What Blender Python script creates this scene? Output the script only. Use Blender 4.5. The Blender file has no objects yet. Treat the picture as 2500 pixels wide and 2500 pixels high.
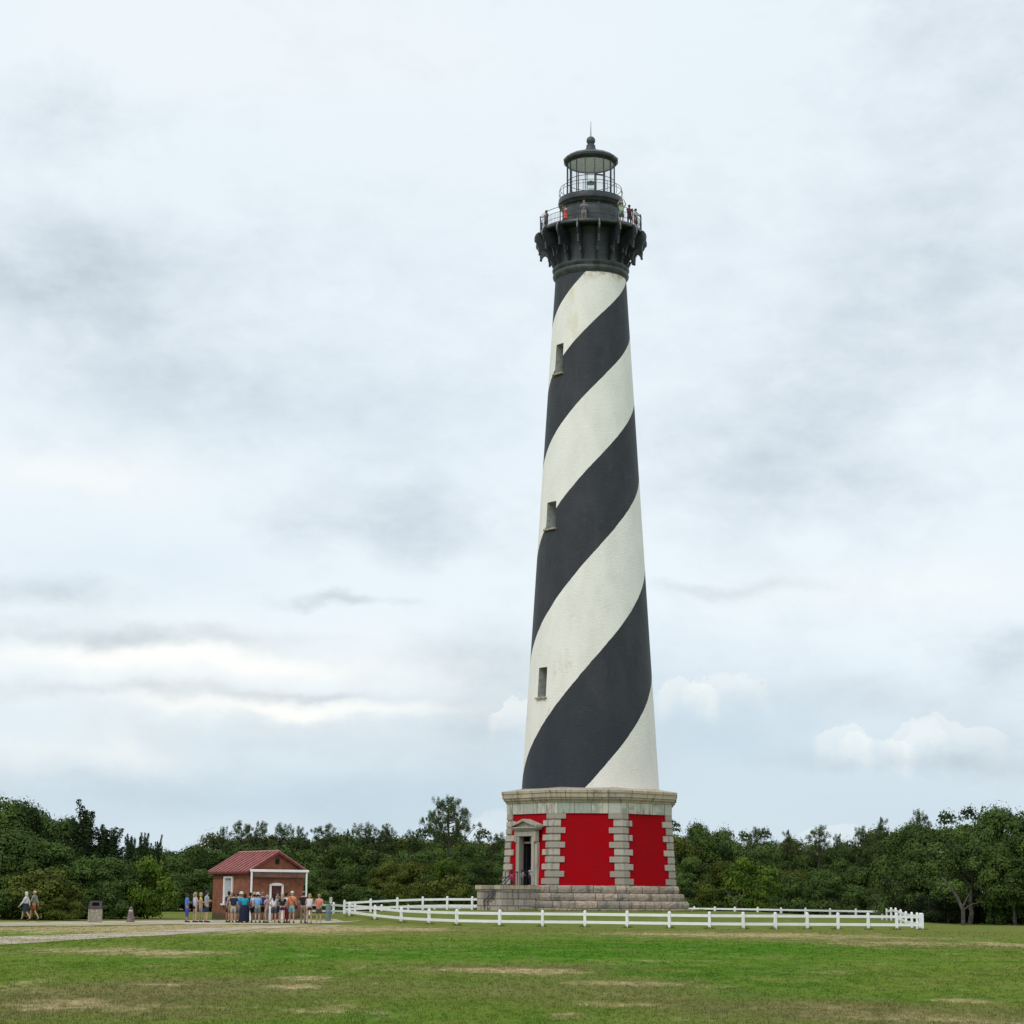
import bpy, bmesh, math, random
import numpy as np
from mathutils import Vector, Matrix
C = bpy.context.scene
COL = C.collection
PI = math.pi
rad = math.radians

# ------------------------------------------------------------------ camera
F = 5000.0                      # focal length in px of the 2500 px wide photograph
TH = math.atan(940 / F)         # pitch
RO = rad(0.45)                  # roll
H = 1.6                         # eye height
cd = bpy.data.cameras.new('camera')
cam = bpy.data.objects.new('camera', cd)
COL.objects.link(cam)
cd.sensor_fit = 'HORIZONTAL'
cd.sensor_width = 36.0
cd.lens = 36.0 * F / 2500.0
cd.clip_start = 0.5
cd.clip_end = 20000
cam.matrix_world = Matrix.Translation((0, 0, H)) @ Matrix.Rotation(PI / 2 + TH, 4, 'X') @ Matrix.Rotation(RO, 4, 'Z')
C.camera = cam
C.render.resolution_x = C.render.resolution_y = 1024
C.view_settings.view_transform = 'Standard'
C.view_settings.look = 'None'
C.view_settings.gamma = 1
C.view_settings.exposure = 0.08


def ray(px, py):
    a = (px - 1250) / F
    b = -(py - 1250) / F
    c, s = math.cos(RO), math.sin(RO)
    x = a * c - b * s
    y = a * s + b * c
    ct, st = math.cos(TH), math.sin(TH)
    return (x, ct - y * st, st + y * ct)


def at(px, py, Y):
    """the surveyed point seen at (px, py) of the photograph and Y metres ahead"""
    r = ray(px, py)
    k = Y / r[1]
    return Vector((r[0] * k, Y, H + r[2] * k))


TX, TY = 5.742, 147.0           # tower axis
ZG = 0.72                       # ground level at the tower


def sstep(a, b, x):
    t = min(1, max(0, (x - a) / (b - a)))
    return t * t * (3 - 2 * t)


def hgt(x, y):
    r = math.hypot(x - TX, y - TY)
    return ZG * (1 - sstep(9.5, 27, r))


def G(px, py):
    """ground point under a pixel"""
    r = ray(px, py)
    z = 0.0
    for _ in range(12):
        k = (z - H) / r[2]
        z = 0.5 * z + 0.5 * hgt(r[0] * k, r[1] * k)
    k = (z - H) / r[2]
    return Vector((r[0] * k, r[1] * k, hgt(r[0] * k, r[1] * k)))


# ------------------------------------------------------------------ node helpers
def nn(nt, typ, **kw):
    n = nt.nodes.new(typ)
    for k, v in kw.items():
        setattr(n, k, v)
    return n


class NT:
    def __init__(s, nt):
        s.nt = nt

    def link(s, a, b):
        s.nt.links.new(a, b)

    def val(s, x, sock):
        if hasattr(x, 'is_linked') or isinstance(x, bpy.types.NodeSocket):
            s.nt.links.new(x, sock)
        else:
            sock.default_value = x

    def m(s, op, a, b=0.0, c=0.0, clamp=False):
        n = nn(s.nt, 'ShaderNodeMath', operation=op)
        n.use_clamp = clamp
        s.val(a, n.inputs[0]); s.val(b, n.inputs[1]); s.val(c, n.inputs[2])
        return n.outputs[0]

    def noise(s, vec, scale, detail=4, rough=0.5, dist=0.0, out='Fac'):
        n = nn(s.nt, 'ShaderNodeTexNoise')
        s.link(vec, n.inputs['Vector'])
        n.inputs['Scale'].default_value = scale
        n.inputs['Detail'].default_value = detail
        n.inputs['Roughness'].default_value = rough
        n.inputs['Distortion'].default_value = dist
        return n.outputs[out]

    def ss(s, x, a, b):
        n = nn(s.nt, 'ShaderNodeMapRange', interpolation_type='SMOOTHSTEP')
        s.val(x, n.inputs['Value'])
        n.inputs['From Min'].default_value = a
        n.inputs['From Max'].default_value = b
        return n.outputs['Result']

    def mix(s, f, a, b, blend='MIX'):
        n = nn(s.nt, 'ShaderNodeMix', data_type='RGBA', blend_type=blend)
        s.val(f, n.inputs[0])
        for x, k in ((a, 6), (b, 7)):
            if isinstance(x, (tuple, list)):
                n.inputs[k].default_value = (*x[:3], 1)
            else:
                s.link(x, n.inputs[k])
        return n.outputs[2]

    def scalevec(s, vec, sc, loc=(0, 0, 0)):
        n = nn(s.nt, 'ShaderNodeMapping')
        s.link(vec, n.inputs['Vector'])
        n.inputs['Scale'].default_value = sc
        n.inputs['Location'].default_value = loc
        return n.outputs[0]


# ------------------------------------------------------------------ world (overcast sky, clouds placed by direction)
SUN_AZ, SUN_EL = rad(-142), rad(48)       # azimuth from +Y (clockwise towards +X); sun is behind the viewer, to the left
w = bpy.data.worlds.new('World')
C.world = w
w.use_nodes = True
wt = w.node_tree
wt.nodes.clear()
N = NT(wt)
tc = nn(wt, 'ShaderNodeTexCoord')
D = tc.outputs['Generated']
sep = nn(wt, 'ShaderNodeSeparateXYZ')
N.link(D, sep.inputs[0])
az = N.m('ARCTAN2', sep.outputs[0], sep.outputs[1])
el = N.m('ARCSINE', sep.outputs[2])
# cloud coordinates: degrees-ish, stretched sideways
comb = nn(wt, 'ShaderNodeCombineXYZ')
N.link(az, comb.inputs[0]); N.link(el, comb.inputs[1])
P = comb.outputs[0]
wx = N.m('MULTIPLY', N.m('SUBTRACT', N.noise(N.scalevec(P, (1, 1.6, 1)), 14, 6, 0.55), 0.5), 0.10)
wy = N.m('MULTIPLY', N.m('SUBTRACT', N.noise(N.scalevec(P, (1, 1.6, 1), (7, 3, 0)), 16, 6, 0.55), 0.5), 0.032)
U = N.m('ADD', az, wx)
V = N.m('ADD', el, wy)


def blob(px, py, rx, ry, amp):
    u0 = math.atan((px - 1250) / F)
    v0 = TH - math.atan((py - 1250) / F)
    a = N.m('MULTIPLY', N.m('SUBTRACT', U, u0), F / rx)
    b = N.m('MULTIPLY', N.m('SUBTRACT', V, v0), F / ry)
    q = N.m('ADD', N.m('MULTIPLY', a, a), N.m('MULTIPLY', b, b))
    return N.m('MULTIPLY', N.m('EXPONENT', N.m('MULTIPLY', q, -1.0)), amp)


def total(lst):
    t = None
    for b in lst:
        o = blob(*b)
        t = o if t is None else N.m('ADD', t, o)
    return t


dark = total([(70, 350, 170, 110, .30), (190, 735, 330, 140, .50), (60, 640, 160, 110, .15), (330, 950, 260, 90, .26), (720, 1010, 460, 120, .22),
              (965, 1290, 260, 75, .46), (1000, 1220, 140, 90, .16), (850, 1472, 105, 15, .6), (330, 1577, 430, 34, .72), (110, 1470, 170, 36, .4),
              (1900, 1130, 300, 140, .40), (2060, 900, 240, 140, .26), (2400, 680, 330, 300, .34), (2200, 1200, 220, 50, .2), (2400, 120, 300, 240, .20),
              (2500, 1590, 160, 60, .5), (1780, 1435, 180, 16, .35), (2150, 1700, 340, 60, .26), (2260, 1865, 260, 34, .45), (2500, 1830, 180, 70, .3),
              (330, 1712, 360, 24, .5), (760, 1705, 180, 12, .5), (1190, 1650, 170, 130, .42), (900, 1800, 560, 70, .22), (80, 1950, 560, 70, .2), (1650, 560, 200, 200, .10)])
lite = total([(150, 1190, 300, 70, .5), (420, 1628, 480, 28, .66), (720, 1738, 340, 18, .72), (360, 1820, 60, 40, .25), (560, 1650, 640, 130, .42),
              (160, 1860, 320, 45, .35), (2250, 1440, 420, 60, .35), (1300, 420, 700, 120, .1), (600, 120, 800, 160, .25)])
blue = total([(1700, 1780, 460, 120, .9), (1150, 1960, 460, 100, .5), (2250, 1960, 460, 110, .35), (300, 1400, 460, 80, .28), (800, 1050, 640, 170, .28),
              (1500, 1620, 300, 90, .4), (500, 1950, 640, 70, .5), (1000, 600, 700, 260, .16), (2100, 350, 500, 300, .12)])
# cumulus rims: crisp upper edges, soft lower edges
cw = N.m('MULTIPLY', N.m('SUBTRACT', N.noise(P, 75, 5, 0.6), 0.5), 0.022)


def cumulus(px, py, rx, hh, amp):
    u0 = math.atan((px - 1250) / F)
    v0 = TH - math.atan((py - 1250) / F)
    a = N.m('MULTIPLY', N.m('SUBTRACT', az, u0), F / rx)
    dome = N.m('SUBTRACT', 1.0, N.m('MULTIPLY', a, a))
    v = N.m('SUBTRACT', N.m('ADD', el, cw), v0)
    e = N.m('SUBTRACT', N.m('MULTIPLY', dome, hh / F), v)           # >0 inside
    top = N.ss(e, 0.0, 0.0016)
    fade = N.ss(e, 0.022, 0.002)
    return N.m('MULTIPLY', N.m('MULTIPLY', N.m('MULTIPLY', top, fade), N.ss(dome, -.2, .5)), amp)


cum = None
for b in [(2060, 1795, 70, 32, .4), (2140, 1805, 90, 14, .3), (2310, 1795, 150, 42, .34), (2260, 1800, 60, 34, .2), (1680, 1690, 80, 42, .4), (1780, 1665, 110, 26, .3), (1265, 1740, 70, 40, .45), (2100, 2045, 160, 30, .3), (1240, 2005, 120, 25, .25)]:
    o = cumulus(*b)
    cum = o if cum is None else N.m('ADD', cum, o)
fine = N.m('SUBTRACT', N.noise(N.scalevec(P, (1, 1.8, 1), (2, 5, 0)), 22, 7, 0.6), 0.5)
big = N.m('SUBTRACT', N.noise(N.scalevec(P, (1, 1.5, 1), (4, 1, 0)), 6, 3, 0.5), 0.5)
fin2 = N.m('SUBTRACT', N.noise(N.scalevec(P, (1, 1.5, 1), (8, 2, 0)), 34, 7, 0.62, 0.4), 0.5)
dk = N.m('ADD', N.m('MULTIPLY', dark, N.m('ADD', 1.1, N.m('MULTIPLY', fine, 1.8))), N.m('ADD', N.m('ADD', N.m('MULTIPLY', fine, 0.30), N.m('MULTIPLY', fin2, 0.42)), N.m('MULTIPLY', big, 0.5)), clamp=True)
base = (.792, .868, .922)
low = N.m('MULTIPLY', N.ss(el, .135, .02), .62)
c1 = N.mix(N.m('ADD', N.m('MULTIPLY', blue, 0.6), low, clamp=True), base, (.53, .655, .745))
c2 = N.mix(dk, c1, (.44, .518, .585))
c3 = N.mix(N.m('ADD', N.m('MULTIPLY', lite, 0.95), N.m('MULTIPLY', cum, 0.75), clamp=True), c2, (.98, .975, .93))
# the overhead part of an overcast sky (never in frame) is brighter than the part by the horizon
zen = N.m('ADD', 1.0, N.m('MULTIPLY', N.ss(el, .45, 1.4), .25))
sc = nn(wt, 'ShaderNodeVectorMath', operation='SCALE')
N.link(c3, sc.inputs[0]); N.link(zen, sc.inputs['Scale'])
bgc = nn(wt, 'ShaderNodeBackground')
N.link(sc.outputs[0], bgc.inputs[0])
bgc.inputs[1].default_value = 1.04
sky = nn(wt, 'ShaderNodeTexSky', sky_type='NISHITA')
sky.sun_disc = False
sky.sun_elevation = SUN_EL
sky.sun_rotation = SUN_AZ
bgs = nn(wt, 'ShaderNodeBackground')
N.link(sky.outputs[0], bgs.inputs[0])
bgs.inputs[1].default_value = 0.08
mx = nn(wt, 'ShaderNodeMixShader')
mx.inputs[0].default_value = 0.93
N.link(bgs.outputs[0], mx.inputs[1]); N.link(bgc.outputs[0], mx.inputs[2])
wo = nn(wt, 'ShaderNodeOutputWorld')
N.link(mx.outputs[0], wo.inputs[0])
w.cycles.sampling_method = 'MANUAL'
w.cycles.sample_map_resolution = 512

sd = bpy.data.lights.new('sun', 'SUN')
sd.energy = 1.15
sd.angle = rad(14)
sd.color = (1.0, .95, .88)
so = bpy.data.objects.new('sun', sd)
COL.objects.link(so)
to_sun = Vector((math.sin(SUN_AZ) * math.cos(SUN_EL), math.cos(SUN_AZ) * math.cos(SUN_EL), math.sin(SUN_EL)))
so.rotation_euler = to_sun.to_track_quat('Z', 'Y').to_euler()
so.location = (0, 0, 90)


# ------------------------------------------------------------------ materials
def newmat(name):
    m = bpy.data.materials.new(name)
    m.use_nodes = True
    nt = m.node_tree
    nt.nodes.clear()
    out = nn(nt, 'ShaderNodeOutputMaterial')
    bs = nn(nt, 'ShaderNodeBsdfPrincipled')
    nt.links.new(bs.outputs[0], out.inputs[0])
    return m, NT(nt), bs


def mat(name, col, rough=.6, var=.12, scale=3.0, metal=0.0, bump=0.0, col2=None, spec=.4, bscale=None):
    m, n, b = newmat(name)
    g = nn(n.nt, 'ShaderNodeNewGeometry')
    f = n.noise(g.outputs['Position'], scale, 5, .6)
    c2 = col2 or tuple(c * (1 - var * 2.2) for c in col)
    c1 = tuple(min(1, c * (1 + var * .8)) for c in col) if col2 is None else col
    n.link(n.mix(n.ss(f, .32, .68), c2, c1), b.inputs['Base Color'])
    b.inputs['Roughness'].default_value = rough
    b.inputs['Metallic'].default_value = metal
    b.inputs['Specular IOR Level'].default_value = spec
    if bump:
        bp = nn(n.nt, 'ShaderNodeBump')
        bp.inputs['Strength'].default_value = 1
        bp.inputs['Distance'].default_value = bump
        n.link(n.noise(g.outputs['Position'], bscale or scale * 3, 5, .6), bp.inputs['Height'])
        n.link(bp.outputs[0], b.inputs['Normal'])
    return m


def stone_mat(name, a, b_, c_, bw, bh, mortar=.012, uv=True, stain=.5, bump=.02, joint=(.12, .11, .10), offset=.5, island=0.0):
    """granite: block joints laid out in metres over the UVs, per-block tone, weather stains"""
    m, n, b = newmat(name)
    g = nn(n.nt, 'ShaderNodeNewGeometry')
    t = nn(n.nt, 'ShaderNodeTexCoord')
    br = nn(n.nt, 'ShaderNodeTexBrick', offset=offset)
    n.link(t.outputs['UV'], br.inputs['Vector'])
    br.inputs['Scale'].default_value = 1
    br.inputs['Brick Width'].default_value = bw
    br.inputs['Row Height'].default_value = bh
    br.inputs['Mortar Size'].default_value = mortar
    br.inputs['Mortar Smooth'].default_value = .2
    br.inputs['Bias'].default_value = 0
    br.inputs['Color1'].default_value = (*a, 1)
    br.inputs['Color2'].default_value = (*b_, 1)
    br.inputs['Mortar'].default_value = (*joint, 1)
    f = n.noise(g.outputs['Position'], 1.1, 5, .65)
    col = n.mix(n.m('MULTIPLY', n.ss(f, .5, .68), stain), br.outputs[0], c_)
    dr = n.noise(n.scalevec(g.outputs['Position'], (2.5, 2.5, .35)), 1.3, 4, .6)
    col = n.mix(n.m('MULTIPLY', n.ss(dr, .52, .68), .72), col, (.10, .10, .09))
    col = n.mix(n.m('MULTIPLY', g.outputs['Random Per Island'], island), col, (.33, .295, .25))
    f2 = n.noise(g.outputs['Position'], 9, 4, .7)
    col = n.mix(n.m('MULTIPLY', n.ss(f2, .35, .75), .35), col, tuple(x * .5 for x in a))
    n.link(col, b.inputs['Base Color'])
    b.inputs['Roughness'].default_value = .85
    b.inputs['Specular IOR Level'].default_value = .25
    bp = nn(n.nt, 'ShaderNodeBump')
    bp.inputs['Distance'].default_value = bump
    hh = n.m('SUBTRACT', n.noise(g.outputs['Position'], 6, 5, .6), n.m('MULTIPLY', br.outputs['Fac'], .6))
    n.link(hh, bp.inputs['Height'])
    n.link(bp.outputs[0], b.inputs['Normal'])
    return m


M = {}
M['granite'] = stone_mat('granite', (.53, .475, .41), (.40, .37, .32), (.29, .30, .27), 5.0, 9.0, 0.0, island=.95)
M['granite_frieze'] = stone_mat('granite_frieze', (.66, .62, .53), (.38, .42, .36), (.24, .29, .26), 1.15, 1.6, .02, stain=.75)
M['granite_cornice'] = stone_mat('granite_cornice', (.52, .44, .32), (.38, .34, .27), (.30, .23, .15), 1.5, 3.0, .022, stain=.55)
M['granite_rough'] = stone_mat('granite_rough', (.48, .38, .30), (.28, .25, .21), (.16, .165, .145), 1.5, 6.0, .03, stain=.85, bump=.09)
M['granite_wall'] = stone_mat('granite_wall', (.50, .43, .37), (.36, .32, .28), (.22, .19, .16), 1.0, .46, .03, stain=.5, bump=.04)
M['white_paint'] = mat('white_paint', (.87, .87, .86), .5, .03, 2)
M['iron'] = mat('black_iron', (.035, .04, .047), .42, .2, 2.5, bump=.004, spec=.5)
M['iron_grey'] = mat('grey_iron', (.075, .082, .088), .5, .22, 1.6, bump=.004)
M['iron_pale'] = mat('pale_iron', (.17, .175, .18), .6, .3, 6)
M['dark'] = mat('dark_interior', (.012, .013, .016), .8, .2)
M['door_dark'] = mat('dark_door_paint', (.02, .022, .03), .5, .2)
M['ceiling'] = mat('lantern_ceiling', (.80, .79, .84), .7, .08)
M['brass'] = mat('lamp_metal', (.10, .16, .13), .35, .15, metal=.5)
M['lamp_white'] = mat('pedestal_white', (.7, .74, .7), .5, .05)
M['reveal'] = mat('reveal_stone', (.46, .46, .43), .8, .12, 4)
M['lead'] = mat('window_shutter_grey', (.26, .27, .26), .7, .1)
M['concrete'] = mat('exposed_aggregate', (.36, .32, .24), .9, .25, 14, bump=.01)
M['brown_plastic'] = mat('brown_lid', (.085, .06, .06), .45, .12)
M['rust_shingle'] = mat('red_metal_roof', (.19, .036, .034), .42, .14, 1.5, spec=.5)
M['roof_seam'] = mat('roof_seam', (.36, .13, .115), .4, .1, 3)  # paler than the roof: the sheen on the ribs is put into the colour
M['trim_red'] = mat('dark_red_trim', (.17, .028, .026), .5, .15)
M['door_red'] = mat('dark_red_door', (.10, .014, .014), .5, .15)
M['fascia'] = mat('brown_fascia', (.20, .10, .085), .7, .15)
M['kiosk'] = mat('green_grey_metal', (.13, .17, .16), .5, .12, 5)
M['sign'] = mat('sign_paper', (.62, .66, .64), .5, .08, 12)
M['bollard'] = mat('weathered_rubber', (.17, .13, .115), .8, .2, 8)
M['bark'] = mat('bark', (.085, .07, .052), .9, .3, 6, bump=.03)
M['bark_dead'] = mat('dead_wood', (.10, .09, .075), .9, .25, 6, bump=.03)
M['bark_pale'] = mat('pale_bark', (.17, .15, .125), .9, .25, 6, bump=.03)

# brick, unpainted (shed)
m, n, b = newmat('weathered_brick')
t = nn(n.nt, 'ShaderNodeTexCoord')
g = nn(n.nt, 'ShaderNodeNewGeometry')
br = nn(n.nt, 'ShaderNodeTexBrick')
n.link(t.outputs['UV'], br.inputs['Vector'])
for k, v in (('Scale', 1), ('Brick Width', .22), ('Row Height', .075), ('Mortar Size', .008)):
    br.inputs[k].default_value = v
br.inputs['Color1'].default_value = (.36, .11, .048, 1)
br.inputs['Color2'].default_value = (.24, .07, .034, 1)
br.inputs['Mortar'].default_value = (.2, .11, .08, 1)
c = n.mix(n.m('MULTIPLY', n.ss(n.noise(g.outputs['Position'], 1.7, 5, .65), .42, .62), .65), br.outputs[0], (.13, .05, .035))
c = n.mix(n.m('MULTIPLY', n.ss(n.noise(n.scalevec(g.outputs['Position'], (1, 1, 1.6), (3, 0, 0)), 2.6, 4, .6), .55, .75), .45), c, (.30, .12, .075))
sp = nn(n.nt, 'ShaderNodeSeparateXYZ')
n.link(g.outputs['Position'], sp.inputs[0])
damp = n.ss(n.m('ADD', sp.outputs[2], n.m('MULTIPLY', n.noise(g.outputs['Position'], 2, 3, .5), -.35)), .38, .05)
c = n.mix(n.m('MULTIPLY', damp, .8), c, (.06, .065, .03))
n.link(c, b.inputs['Base Color'])
b.inputs['Roughness'].default_value = .9
M['brick'] = m

# red painted brick (lighthouse base)
m, n, b = newmat('red_painted_brick')
t = nn(n.nt, 'ShaderNodeTexCoord')
g = nn(n.nt, 'ShaderNodeNewGeometry')
br = nn(n.nt, 'ShaderNodeTexBrick')
n.link(t.outputs['UV'], br.inputs['Vector'])
for k, v in (('Scale', 1), ('Brick Width', .23), ('Row Height', .08), ('Mortar Size', .006)):
    br.inputs[k].default_value = v
br.inputs['Color1'].default_value = (.44, .002, .006, 1)
br.inputs['Color2'].default_value = (.37, .0025, .007, 1)
br.inputs['Mortar'].default_value = (.28, .003, .008, 1)
c = n.mix(n.m('MULTIPLY', n.ss(n.noise(n.scalevec(g.outputs['Position'], (1, 1, .5)), 1.2, 5, .6), .4, .7), .5), br.outputs[0], (.30, .006, .014))
n.link(c, b.inputs['Base Color'])
b.inputs['Roughness'].default_value = .62
b.inputs['Specular IOR Level'].default_value = .05
bp = nn(n.nt, 'ShaderNodeBump')
bp.inputs['Distance'].default_value = .006
n.link(n.m('MULTIPLY', br.outputs['Fac'], -1), bp.inputs['Height'])
n.link(bp.outputs[0], b.inputs['Normal'])
M['red'] = m

# spiral paint
m, n, b = newmat('spiral_paint')
t = nn(n.nt, 'ShaderNodeTexCoord')
g = nn(n.nt, 'ShaderNodeNewGeometry')
sp = nn(n.nt, 'ShaderNodeSeparateXYZ')
n.link(t.outputs['UV'], sp.inputs[0])
jit = n.m('MULTIPLY', n.m('SUBTRACT', n.noise(g.outputs['Position'], 1.2, 4, .6), .5), .022)
ph = n.m('FRACT', n.m('MULTIPLY', n.m('ADD', sp.outputs[0], jit), .5))
isw = n.m('GREATER_THAN', ph, .5)
pos = g.outputs['Position']
s3 = nn(n.nt, 'ShaderNodeSeparateXYZ')
n.link(pos, s3.inputs[0])
Z = s3.outputs[2]
f1 = n.noise(n.scalevec(pos, (1, 1, .45)), .8, 6, .62)
wht = n.mix(n.ss(f1, .35, .7), (.88, .855, .80), (.80, .775, .72))
warm = n.ss(Z, 24, 8)
wht = n.mix(n.m('MULTIPLY', warm, .35), wht, (.80, .72, .66))
# rust and lichen stains on the uppermost and lower white
st = n.m('MULTIPLY', n.ss(n.noise(n.scalevec(pos, (1, 1, .4), (5, 0, 3)), .55, 5, .6), .5, .66), n.ss(Z, 36, 44))
wht = n.mix(n.m('MULTIPLY', st, .55), wht, (.72, .62, .36))
st2 = n.m('MULTIPLY', n.ss(n.noise(n.scalevec(pos, (1, 1, .5), (1, 4, 0)), .9, 5, .6), .58, .72), n.ss(Z, 27, 14))
wht = n.mix(n.m('MULTIPLY', st2, .45), wht, (.52, .50, .40))
scf = n.ss(n.noise(n.scalevec(pos, (1, 1, 3)), 1.4, 6, .7), .66, .74)
wht = n.mix(n.m('MULTIPLY', scf, .35), wht, (.45, .44, .42))
rim = n.m('MULTIPLY', n.ss(Z, 45.9, 46.9), n.ss(n.noise(pos, 2.0, 4, .6), .42, .6))
wht = n.mix(n.m('MULTIPLY', rim, .7), wht, (.45, .28, .10))
blk = n.mix(n.ss(f1, .35, .7), (.030, .034, .042), (.043, .046, .053))
blk = n.mix(n.m('MULTIPLY', n.ss(n.noise(pos, 2.2, 6, .75), .55, .72), .5), blk, (.075, .075, .082))
blk = n.mix(n.m('MULTIPLY', n.ss(n.noise(n.scalevec(pos, (1, 1, .3), (9, 1, 2)), .7, 5, .65), .5, .7), .5), blk, (.060, .058, .062))
blk = n.mix(n.m('MULTIPLY', n.ss(Z, 18, 9), .6), blk, (.018, .026, .040))
n.link(n.mix(isw, blk, wht), b.inputs['Base Color'])
b.inputs['Roughness'].default_value = .62
b.inputs['Specular IOR Level'].default_value = .3
bp = nn(n.nt, 'ShaderNodeBump')
bp.inputs['Distance'].default_value = .03
n.link(n.noise(n.scalevec(pos, (1, 1, 2)), 5, 5, .6), bp.inputs['Height'])
n.link(bp.outputs[0], b.inputs['Normal'])
M['spiral'] = m

# glass
m, n, b = newmat('lantern_glass')
b.inputs['Base Color'].default_value = (.95, .98, .98, 1)
b.inputs['Roughness'].default_value = .02
tr = nn(n.nt, 'ShaderNodeBsdfTransparent')
tr.inputs[0].default_value = (.93, .95, .95, 1)
gl = nn(n.nt, 'ShaderNodeBsdfGlossy')
gl.inputs['Roughness'].default_value = .03
ms = nn(n.nt, 'ShaderNodeMixShader')
ms.inputs[0].default_value = .07
n.link(tr.outputs[0], ms.inputs[1]); n.link(gl.outputs[0], ms.inputs[2])
n.link(ms.outputs[0], [x for x in n.nt.nodes if x.type == 'OUTPUT_MATERIAL'][0].inputs[0])
M['glass'] = m


# ground colour group (shared by the ground and the grass blades)
def pblob(px, py, hw, hh, amp):
    r = ray(px, py)
    k = -H / r[2]
    y = r[1] * k
    return (r[0] * k, y, hw * y / F, 1.35 * hh * y * y / (F * H), amp * .95)


DRY = [pblob(*q) for q in [
    (1850, 2283, 330, 4.5, 1.0), (2210, 2304, 200, 4.5, .8), (2480, 2307, 60, 6, .9), (1150, 2368, 190, 4, .9), (1330, 2371, 110, 6, .7),
    (1540, 2402, 150, 4, .95), (1700, 2408, 90, 3, .6), (1500, 2455, 110, 6, .7), (1370, 2476, 55, 6, .8), (2060, 2470, 170, 12, .65),
    (2350, 2443, 120, 4, .8), (2300, 2492, 160, 9, .6), (230, 2318, 150, 6, .85), (400, 2326, 140, 5, .85), (745, 2387, 55, 6, .75),
    (700, 2412, 70, 6, .6), (170, 2447, 150, 14, .55), (40, 2400, 60, 9, .5), (380, 2405, 80, 3, .5), (700, 2266, 260, 6, 1.3), (480, 2262, 200, 4, .8),
    (1020, 2270, 90, 3, .7), (1420, 2345, 60, 3, .3), (900, 2318, 180, 3, .35), (1650, 2440, 60, 3, .5), (560, 2460, 140, 5, .4),
    (820, 2470, 120, 6, .35), (250, 2270, 420, 6, 1.0), (1700, 2350, 200, 3, .3), (2050, 2375, 160, 3, .3)]]
LUSH = [pblob(*q) for q in [(1700, 2315, 480, 16, 1.2), (800, 2330, 460, 14, .9), (1750, 2380, 340, 22, .8), (250, 2360, 200, 8, .4), (1800, 2430, 120, 12, .4), (900, 2490, 300, 12, .4), (1300, 2325, 200, 10, .6)]]
gg = bpy.data.node_groups.new('lawn_colour', 'ShaderNodeTree')
gg.interface.new_socket('Color', in_out='OUTPUT', socket_type='NodeSocketColor')
gn = NT(gg)
go = nn(gg, 'NodeGroupOutput')
geo = nn(gg, 'ShaderNodeNewGeometry')
gp = geo.outputs['Position']
flat = gn.scalevec(gp, (1, 1, 0))
gs = nn(gg, 'ShaderNodeSeparateXYZ')
gn.link(flat, gs.inputs[0])
wob = gn.m('MULTIPLY', gn.m('SUBTRACT', gn.noise(gn.scalevec(flat, (.6, .25, 1)), .8, 5, .65), .5), 1.0)


def gsum(lst):
    t = None
    for (x, y, rx, ry, amp) in lst:
        a = gn.m('MULTIPLY', gn.m('SUBTRACT', gs.outputs[0], x), 1 / rx)
        b_ = gn.m('MULTIPLY', gn.m('SUBTRACT', gs.outputs[1], y), 1 / ry)
        q = gn.m('ADD', gn.m('MULTIPLY', a, a), gn.m('MULTIPLY', b_, b_))
        e = gn.m('MULTIPLY', gn.m('EXPONENT', gn.m('MULTIPLY', q, -1)), amp)
        t = e if t is None else gn.m('ADD', t, e)
    return t


n1 = gn.noise(flat, .16, 6, .62)
n2 = gn.noise(gn.scalevec(flat, (1, .38, 1), (31, 7, 0)), 1.0, 6, .68)
n3 = gn.noise(gn.scalevec(flat, (1, .4, 1)), 3.0, 5, .7)
dryf = gn.m('ADD', gn.m('MULTIPLY', gsum(DRY), gn.m('ADD', .45, gn.m('MULTIPLY', n2, 1.7))), gn.m('MULTIPLY', gn.m('SUBTRACT', n2, .515), 2.6))
n4 = gn.noise(gn.scalevec(flat, (1, .55, 1), (3, 17, 0)), .28, 4, .6)
dryf = gn.m('ADD', dryf, gn.m('MULTIPLY', gn.m('SUBTRACT', n4, .52), 1.6))
dryf = gn.m('ADD', dryf, gn.m('MULTIPLY', gn.m('SUBTRACT', n3, .5), .75))
dry = gn.ss(dryf, .05, 1.15)
lush = gn.m('ADD', gsum(LUSH), gn.m('MULTIPLY', gn.m('SUBTRACT', n1, .5), 1.6), clamp=True)
n5 = gn.noise(gn.scalevec(flat, (1, .33, 1), (13, 5, 0)), 1.3, 5, .65)
grn = gn.mix(lush, (.140, .195, .034), (.064, .172, .015))
grn = gn.mix(gn.m('MULTIPLY', gn.ss(n5, .46, .66), .6), grn, (.052, .125, .014))
grn = gn.mix(gn.m('MULTIPLY', gn.ss(n5, .5, .3), .4), grn, (.17, .20, .040))
grn = gn.mix(gn.m('MULTIPLY', gn.ss(n3, .45, .8), .35), grn, (.050, .10, .014))
grn = gn.mix(gn.m('MULTIPLY', gn.ss(gn.noise(gn.scalevec(flat, (1, .6, 1), (9, 2, 0)), .45, 5, .6), .5, .7), .7), grn, (.19, .20, .055))
BROWN = [pblob(*q) for q in [(150, 2440, 420, 45, .9), (2150, 2475, 520, 26, .95), (1450, 2410, 420, 30, .7), (700, 2405, 380, 26, .55), (2450, 2400, 300, 12, .4), (600, 2480, 300, 12, .4), (330, 2325, 420, 9, .6), (1250, 2362, 330, 8, .8), (2300, 2306, 380, 7, .8), (800, 2274, 420, 6, .9), (1900, 2286, 420, 6, .9)]]
bm_ = gn.m('MULTIPLY', gsum(BROWN), gn.m('ADD', .1, gn.m('MULTIPLY', gn.noise(gn.scalevec(flat, (1, .3, 1), (51, 23, 0)), .7, 5, .65), 1.5)), clamp=True)
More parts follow.
